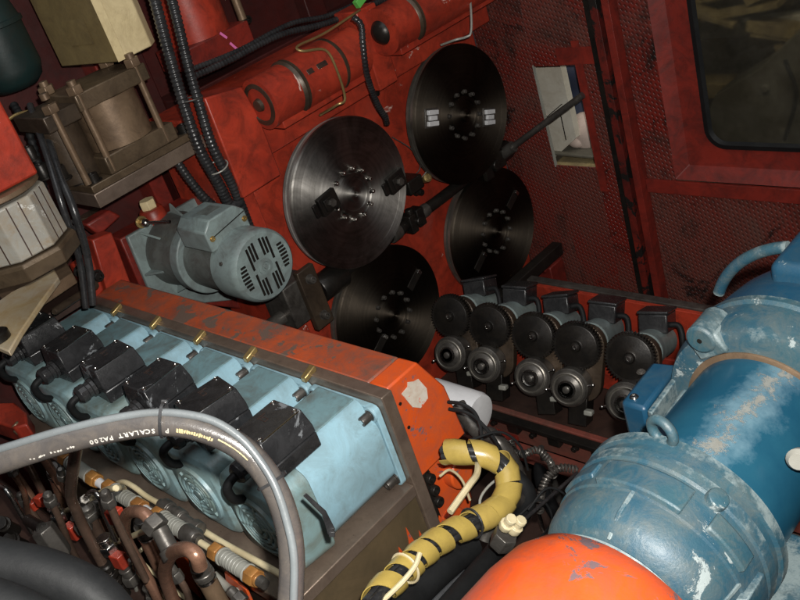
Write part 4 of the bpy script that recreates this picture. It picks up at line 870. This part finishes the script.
wl=MB(); random.seed(8)
for xp in (76,73.5,70,63,60.5,57,53,47,44,41,36,33):
    p,tn,nn,dd=hose_frame(xp,38); c_=p+nn*.0139
    for q_ in range(3): wl.obox(c_+tn*random.uniform(-.0009,.0009)+dd*random.uniform(-.0008,.0008),tn*random.uniform(.0003,.0009),dd*random.uniform(.0003,.0011),nn*.0002)
link('worn_print',wl,'print',t)
lg=MB(); random.seed(5)
for i in range(15):
    xp=181+i*2.5; p,tn,nn,dd=hose_frame(xp,30); c_=p+nn*.0139
    lg.obox(c_,(tn*.0010+dd*.0006*random.uniform(-1,1)),dd*random.uniform(.0012,.0024),nn*.0002)
link('worn_logo',lg,'gold',t)
lg=MB()
for i in range(26):
    xp=222+i*1.15; p,tn,nn,dd=hose_frame(xp,18+i*.2); lg.obox(p+nn*.0139,tn*.0011,dd*random.uniform(.0003,.0008),nn*.0002)
link('worn_stripe',lg,'gold',t)
for xp,yy in ((163.5,0),(271,0)):
    j=min(range(len(half_)+120),key=lambda k:abs(px(cpath[k])[0]-xp)) if yy==0 else 0
    p=cpath[j]; tn=(cpath[j+1]-cpath[j-1]).normalized(); v=(CP-p); v=(v-tn*v.dot(tn)).normalized(); w=tn.cross(v)
    if w.dot(RI[1])>0: w=-w
    ring=[]
    for k in range(28):
        a=2*PI*k/28; rr=.0150+ (.0062*max(0,math.cos(a-(.15 if xp<200 else -.6)))**1.5 if xp<200 else .0045*max(0,math.cos(a+.9))**2)
        ring.append(p+(w*math.cos(a)+v*math.sin(a))*rr)
    R=[]
    for k in range(28):
        q=ring[k]; o_=(q-p).normalized(); R.append([q-tn*.0016,q-tn*.0016+o_*.0012,q+tn*.0016+o_*.0012,q+tn*.0016])
    ti=link('cable_tie',MB().quadring(R,closed=True),'black_pl',t)
    if xp<200: link('tie_head',MB().obox(p+w*.0222,tn*.003,w*.002,v*.003).cyl(p+w*.022,p+w*.026-v*.01+tn*.002,.0012,n=8),'black_pl',ti,.0006)
t2=single('tie_tail',MB().prism([at(303,496,d=1.30),at(306,493,d=1.30),at(326,511,d=1.32),at(335,529,d=1.32),at(334,534,d=1.32),at(328,535,d=1.32),at(322,515,d=1.32)],RI[2]*.002).obox(at(332,534,d=1.315),RI[0]*.0045,RI[1]*.004,RI[2]*.003),'black_pl','loose black cable tie tail with a square head lying against the nearest teal motor','cable tie',bevel=.0008)
# ================================================================ HYDRAULICS bottom left
def yp(l,Y): return [at(x,y,Y=Y) for x,y in l]
t=thing('valve_bank','greasy dark hydraulic valve bank base under the brown pipes','valve bank',(.5,-1.25,.8))
link('bank_body',MB().box(-.6,1.1,-1.22,-1.14,.75,1.06),'grime',t,.006); link('lower_body',MB().box(-.6,1.2,-1.55,-1.2205,.6,.90),'floor',t,.006)
for x in (-.3,-.12,.06,.24,.42,.60,.78): link('cartridge',MB().lathe((x,-1.28,.90),Z_,[(0,.028),(.05,.028),(.052,.022),(.10,.022),(.102,.014),(.13,.014)],18),'black_oil',t,.001)
RB='small red painted blocks among the brown pipes'
reds=[((73,531),.022,'red block just right of the cream tube corner in the brown pipes'),((120,560),.020,'red block between the two cream tubes, beside the dark pipe end'),((42,500),.016,'thin upright red block highest among the brown pipes'),((22,513),.018,'red block at the left edge behind the thin steel tube'),((34,505),.014,'small red block touching the thin steel tube'),((62,541),.015,'slanted small red block beside the grey hexagonal block'),((93,576),.017,'red block half under the big black hose'),((116,516),.018,'dark red block behind the row of amber fittings')]
for (p,s,l) in reds:
    q=at(*p,Y=-1.17); single('red_block',MB().obox(q,X_*s*.62+Y_*.003,Y_*.010,Z_*s*.85+X_*.002),'red',l,'block',RB,bevel=.002)
single('red_wedge',MB().prism([at(163,535,Y=-1.068),at(180,545,Y=-1.068),at(202,600,Y=-1.068),at(186,585,Y=-1.068)],(0,.005,0)),'orange','red wedge shaped plate under the copper pipe hook','plate',bevel=.002)
single('red_wedge',MB().prism([at(224,572,Y=-1.068),at(246,590,Y=-1.068),at(262,625,Y=-1.068),at(232,625,Y=-1.068)],(0,.005,0)),'orange','red triangular plate at the bottom edge below the last amber fitting','plate',bevel=.002)
single('red_cover_left',MB().prism([at(-15,403,Z=1.22),at(14,402,Z=1.22),at(26,412,Z=1.22),at(27,424,Z=1.22),at(14,428,Z=1.22),at(-15,418,Z=1.22)],(0,0,-.05)),'red','red bracket corner at the left edge above the grey hose','bracket',bevel=.005)
single('left_fitting',MB().lathe(at(14,424,Z=1.22),at(28,436,Z=1.18)-at(14,424,Z=1.22),[(0,.010),(.01,.012),(.011,.015),(.025,.015),(.026,.010),(.05,.010)],12),'bronze','small brown fitting poking out above the grey hose near the left edge','fitting',bevel=.002)
for k,(l_,Y0,r0_,l) in enumerate((([(88,512),(104,545),(118,580),(128,610)],-1.15,.011,'thick brown pipe behind the ringed dark pipe'),([(6,462),(18,478),(36,505),(60,548)],-1.14,.010,'brown pipe running from the hose down to the left hexagonal block'),([(24,500),(44,530),(62,565),(80,605)],-1.18,.007,'thin brown pipe crossing left of the cream corner tube'),([(150,545),(162,570),(172,590),(180,612)],-1.12,.008,'brown pipe right behind the copper hook'),([(206,575),(216,590),(226,610)],-1.11,.008,'short brown pipe right of the copper hook end'))):
    _o=single('copper_pipe',MB().tube(yp(l_,Y0),r0_,14),'copper' if k%2 else 'copper_dk',l,'pipe','brown copper pipes of the hydraulic valve bank'); q0_,q1_=yp(l_,Y0)[:2]; dn_=(q0_-q1_).normalized()
    link('end_nut',MB().hexn(q0_-dn_*.012,dn_,.018,r0_*1.9).lathe(q0_+dn_*.006,dn_,[(0,r0_*1.3),(.012,r0_*1.3),(.016,r0_*.8)],14),'amber' if k%2 else 'steel_dk',_o,.0008)
for k,(l_,Y0,r0_,m_,l) in enumerate((([(62,475),(70,498),(84,528),(96,556)],-1.16,.0055,'copper','thin copper pipe just left of the tall brown fitting'),([(108,500),(120,528),(134,556),(146,580)],-1.20,.006,'copper_dk','thin dirty pipe crossing over the tall brown fitting'),([(12,470),(24,492),(30,520),(44,552)],-1.19,.006,'copper','thin copper pipe beside the small ringed fittings'),([(176,575),(186,590),(192,612)],-1.16,.006,'copper_dk','thin dirty pipe inside the copper hook'),([(84,500),(92,492),(100,498),(104,512),(116,540)],-1.165,.005,'steel','thin grey bent pipe above the middle red block'),([(50,500),(60,520),(70,545),(90,585)],-1.20,.0065,'copper_dk','thin dirty pipe left of the ringed dark pipe'),([(238,598),(246,606),(252,620)],-1.12,.007,'copper','short copper pipe at the bottom edge near the grey hose'))):
    _o=single('copper_pipe',MB().tube(yp(l_,Y0),r0_,12),m_,l,'pipe','brown copper pipes of the hydraulic valve bank'); q0_,q1_=yp(l_,Y0)[:2]; dn_=(q0_-q1_).normalized()
    link('end_nut',MB().hexn(q0_-dn_*.012,dn_,.018,r0_*1.9).lathe(q0_+dn_*.006,dn_,[(0,r0_*1.3),(.012,r0_*1.3),(.016,r0_*.8)],14),'steel_dk',_o,.0008)
for k,(a_,l) in enumerate((((62,520),'pipe nut behind the ringed dark pipe bend'),((86,530),'pipe nut right of the ringed dark pipe'),((112,552),'pipe nut above the lower cream corner tube'),((134,582),'pipe nut at the bottom between the brown pipes'),((36,548),'pipe nut right beside the grey hexagonal block'),((158,600),'pipe nut at the bottom edge left of the copper hook'))):
    p_=at(*a_,Y=-1.17); single('pipe_nut',MB().hexn(p_,V((.02,-.03,1)),.022,.017).lathe(p_+V((0,0,.022)),Z_,[(0,.012),(.01,.012),(.011,.014),(.016,.014)],14),'steel_dk' if k%2 else 'steel',l,'nut','steel pipe nuts of the valve bank',bevel=.0008)
# row of clear flow valves with amber nuts
VG='pale flow valves with amber nuts in a row along the pipes'
vl=[((62,456),(104,486),'pale flow valve with amber nuts, farthest, right below the grey hose'),((106,485),(150,513),'pale flow valve with amber nuts, second from the far end'),((154,513),(200,541),'pale flow valve ending in a blue grey collar, third from the far end'),((212,549),(266,585),'pale flow valve with amber nuts, nearest, by the cream tube end')]
VY=-1.085
for i,(a,b,l) in enumerate(vl):
    p,q=at(*a,Y=VY),at(*b,Y=VY); ax_=(q-p); L=ax_.length; ax_.normalize()
    t=thing('flow_valve',l,'valve',p,VG)
    def pt_(f): return p+ax_*L*f
    link('nut',MB().hexn(pt_(.03),ax_,L*.14,.0165).lathe(pt_(.17),ax_,[(0,.012),(L*.03,.012)],16),'amber',t,.001)
    link('washer',MB().lathe(pt_(.205),ax_,[(0,.016),(L*.03,.016)],20),'whitegrey',t,.0008)
    link('body',MB().lathe(pt_(.24),ax_,[(0,.0135),(.004,.0145)]+[z for k in range(6) for z in ((L*(.05+.055*k),.0145),(L*(.055+.055*k),.0138),(L*(.075+.055*k),.0138),(L*(.08+.055*k),.0145))]+[(L*.42,.0135)],24),'whitegrey',t)
    link('washer',MB().lathe(pt_(.665),ax_,[(0,.016),(L*.03,.016)],20),'whitegrey',t,.0008)
    if i!=2: link('nut',MB().hexn(pt_(.70),ax_,L*.15,.0165).lathe(pt_(.85),ax_,[(0,.012),(L*.04,.012)],16),'amber',t,.001)
    else: link('collar',MB().lathe(pt_(.70),ax_,[(0,.0165),(L*.2,.0175),(L*.25,.013)],20),'steel_dk',t,.001)
    link('tip',MB().lathe(pt_(.89),ax_,[(0,.010),(L*.10,.0085)],16),'white' if i<2 else 'steel_dk',t)
single('fitting_row',MB().lathe(at(160,503,Y=-1.06),at(196,527,Y=-1.06)-at(160,503,Y=-1.06),[(0,.009),(.012,.011),(.013,.015),(.035,.015),(.036,.010),(.05,.010),(.051,.0145),(.075,.0145),(.076,.010),(.11,.010),(.111,.014),(.13,.014)],12),'steel_dk','grey stepped pipe fitting behind the pale flow valves','fitting',bevel=.001)
ct='cream plastic tubes among the brown pipes'
def ctube(l,Y,label,r=.0055,m='cream'):
    P_=yp(l,Y)+([at(l[-1][0]+4,l[-1][1]-1,Y=-1.085),at(l[-1][0]+6,l[-1][1]+1,Y=-1.075)] if l[-1] in ((118,488),(156,526)) else [])
    return single('plastic_tube',MB().tube(P_,r,12),m,label,'tube',ct)
ctube([(116,484),(124,482),(134,487),(146,496),(160,504)],-1.06,'cream tube curving into the grey stepped fitting')
ctube([(194,525),(225,544),(262,564),(290,580)],-1.05,'long straight cream tube running right towards the grey hose below the nearest motor',.006)
ctube([(198,541),(214,551)],VY,'short cream tube joining the two nearest flow valves',.006)
ctube([(47,535),(48,526),(54,517),(72,508),(90,499),(106,490),(118,488)],-1.14,'cream tube with a corner bend, the upper left one of the two bent tubes')
ctube([(104,588),(92,568),(87,558),(91,551),(105,545),(125,539),(142,532),(156,526)],-1.15,'cream tube with a corner bend, the lower one of the two bent tubes')
ctube([(143,548),(138,556),(150,570),(163,580),(180,594),(200,610)],-1.13,'thin cream tube wandering behind the copper hook',.004)
ctube([(130,560),(131,575),(136,588),(140,606)],-1.16,'thin pale tube twisting downward between the brown pipes',.004,'whitegrey')
ctube([(236,592),(228,588),(214,575)],-1.075,'white sleeve under the nearest flow valve',.008,'whitegrey')
cp='brown copper pipes of the hydraulic valve bank'
def pipe(l,Y,r,label,m='copper'): return single('copper_pipe',MB().tube(yp(l,Y),r,16),m,label,'pipe',cp)
pipe([(78,440),(73,470),(71,495),(76,510),(88,536),(104,566)],-1.19,.0095,'dark shiny pipe bending under the grey hose, ending in a ringed fitting','copper_dk')
pipe([(153,523),(143,513),(131,512),(125,520),(126,538),(140,565),(155,592),(168,622)],-1.18,.0095,'brown copper pipe with a tight top bend in the middle of the bank')
_q=yp([(153,523),(143,513)],-1.18); _d=(V(_q[0])-V(_q[1])).normalized(); link('end_nut',MB().hexn(_q[0]-_d*.006,_d,.02,.018).lathe(_q[0]+_d*.014,_d+RI[1]*.6,[(0,.013),(.03,.013),(.031,.016),(.045,.016)],16),'steel_dk',[o_ for o_ in bpy.data.objects if o_.get('label','').startswith('brown copper pipe with a tight')][0],.0008)
pipe([(200,566),(196,555),(186,549),(174,552),(167,562),(165,575),(170,592),(180,618)],-1.19,.0105,'thick copper pipe bent into a wide hook, nearest the camera')
pipe([(36,446),(45,460),(58,480),(78,509)],-1.13,.009,'straight brown pipe left of the ringed dark pipe')
pipe([(22,452),(30,468),(45,497)],-1.16,.007,'thin dark pipe near the left edge under the grey hose','copper_dk')
pipe([(-12,482),(2,487),(10,495),(20,512),(32,532)],-1.22,.0055,'thin bright steel tube ending at the hexagonal block by the left edge','steel')
pipe([(58,535),(78,560),(100,592),(112,615)],-1.16,.008,'dark brown pipe low behind the cream corner tube','copper_dk')
pipe([(118,575),(135,596),(145,615)],-1.14,.009,'short brown pipe at the bottom between the hook and the ringed fitting','copper_dk')
def rod(name,a,b,Y,prof,label,m,cat='fitting',g='stepped pipe fittings of the valve bank'):
    p,q=at(*a,Y=Y),at(*b,Y=Y); return p,(q-p).normalized(),(q-p).length
for i,(a,b,Y,l) in enumerate((((96,498),(126,560),-1.12,'tall brown fitting with grey cap left of the middle copper bend'),((140,520),(172,590),-1.13,'tall brown fitting with ribbed grey cap between the copper bend and the hook'),((196,560),(232,625),-1.14,'brown fitting with grey collar at the end of the copper hook'),((53,466),(64,500),-1.12,'grey capped fitting just below the grey hose at the left'))):
    p,ax_,L=rod('',a,b,Y,None,'','')
    t=thing('pipe_fitting',l,'fitting',p+ax_*L,'tall stepped fittings of the valve bank')
    link('cap',MB().lathe(p,ax_,[(0,.010),(.003,.013),(.014,.013),(.0145,.016),(.026,.016),(.027,.0175),(.034,.0175),(.035,.0155),(.04,.0155)],14),'steel_dk',t,.0008,ang=25)
    link('collar_ring',MB().lathe(p+ax_*.041,ax_,[(0,.0165),(.004,.0165)],20),'steel',t)
    link('stem',MB().lathe(p+ax_*.045,ax_,[(0,.0155),(L*.75,.015),(L*.76,.012),(L,.012)],20),'copper' if i!=2 else 'bronze',t,ang=25)
p,ax_,L=rod('',(104,564),(126,600),-1.19,None,'','')
t=thing('ringed_fitting','black ringed fitting at the lower end of the dark shiny pipe','fitting',p+ax_*L)
link('body',MB().lathe(p,ax_,[(0,.011),(.004,.015),(.014,.015),(.015,.012),(.02,.012),(.021,.016),(.032,.016),(.033,.012),(.038,.012),(.039,.0165),(.052,.0165),(.053,.012),(.06,.012),(.061,.016),(.09,.016)],16),'black_oil',t,.0008,ang=25)
for k in (.016,.034,.054): link('ring',MB().lathe(p+ax_*k,ax_,[(0,.0145),(.0025,.0145)],18),'steel',t)
t=thing('hex_fitting','grey hexagonal block fitting at the end of the thin steel tube','fitting',at(55,545,Y=-1.24))
p,q=at(42,528,Y=-1.23),at(62,556,Y=-1.23); link('hex_block',MB().hexn(p,q-p,(q-p).length,.023),'steel_dk',t,.0015); link('neck',MB().cyl(at(28,520,Y=-1.23),p,.011),'black_oil',t)
random.seed(9)
for k,(a,l) in enumerate((((5,525),'small shiny ringed fitting in the bottom left, uppermost of three'),((14,541),'small shiny ringed fitting in the bottom left, middle of three'),((28,556),'small shiny ringed fitting in the bottom left, lowest of three'))):
    p=at(*a,Y=-1.25); single('ring_fitting',MB().lathe(p,V((.5,-.3,.8)),[(-.05,.012),(0,.012),(.001,.016),(.008,.016),(.009,.011),(.018,.011),(.019,.014),(.024,.014)],16),'black_oil',l,'fitting','small ringed fittings in the bottom left corner',bevel=.0006)
bh='big black hoses in the bottom left corner'
single('black_hose',MB().tube([at(x,y,d=.86) for x,y in ((-70,545),(0,563),(50,575),(95,598),(130,640))],.0235,24,10),'rubber','big dull black hose in the bottom left corner, in front of the pipes','hose',bh)
single('black_hose',MB().tube([at(x,y,d=.80) for x,y in ((-70,585),(0,603),(40,622),(70,650))],.02,24,10),'rubber','black hose cut off by the bottom left corner, below the other big black hose','hose',bh)
# ================================================================ LIGHT
def lamp(name,typ,loc,energy,**k):
    l=bpy.data.lights.new(name,typ); l.energy=energy
    for a,b in k.items(): setattr(l,a,b)
    o=bpy.data.objects.new(name,l); C.objects.link(o); o.location=loc; return o
FL=CP+RI[0]*.035-RI[1]*.06
fo=lamp('flash','SPOT',FL,165,shadow_soft_size=.012,color=(1,.97,.92),spot_size=math.radians(100),spot_blend=.9)
fo.rotation_euler=cam.matrix_world.to_euler()
lamp('workshop_lamp','AREA',(.9,.95,2.2),11,shape='RECTANGLE',size=1.6,size_y=.12,color=(1,.93,.8)).rotation_euler=(math.radians(50),0,0)
lamp('overhead_fill','AREA',(1.2,-1.2,4.2),28,size=2.5,color=(.95,.97,1))  # unseen fill added overhead to brighten the far wall
w=bpy.data.worlds.new('World'); sc.world=w; w.use_nodes=True; w.node_tree.nodes['Background'].inputs[0].default_value=(.6,.65,.7,1); w.node_tree.nodes['Background'].inputs[1].default_value=.032
sc.view_settings.view_transform='Standard'; sc.view_settings.look='None'; sc.view_settings.exposure=0
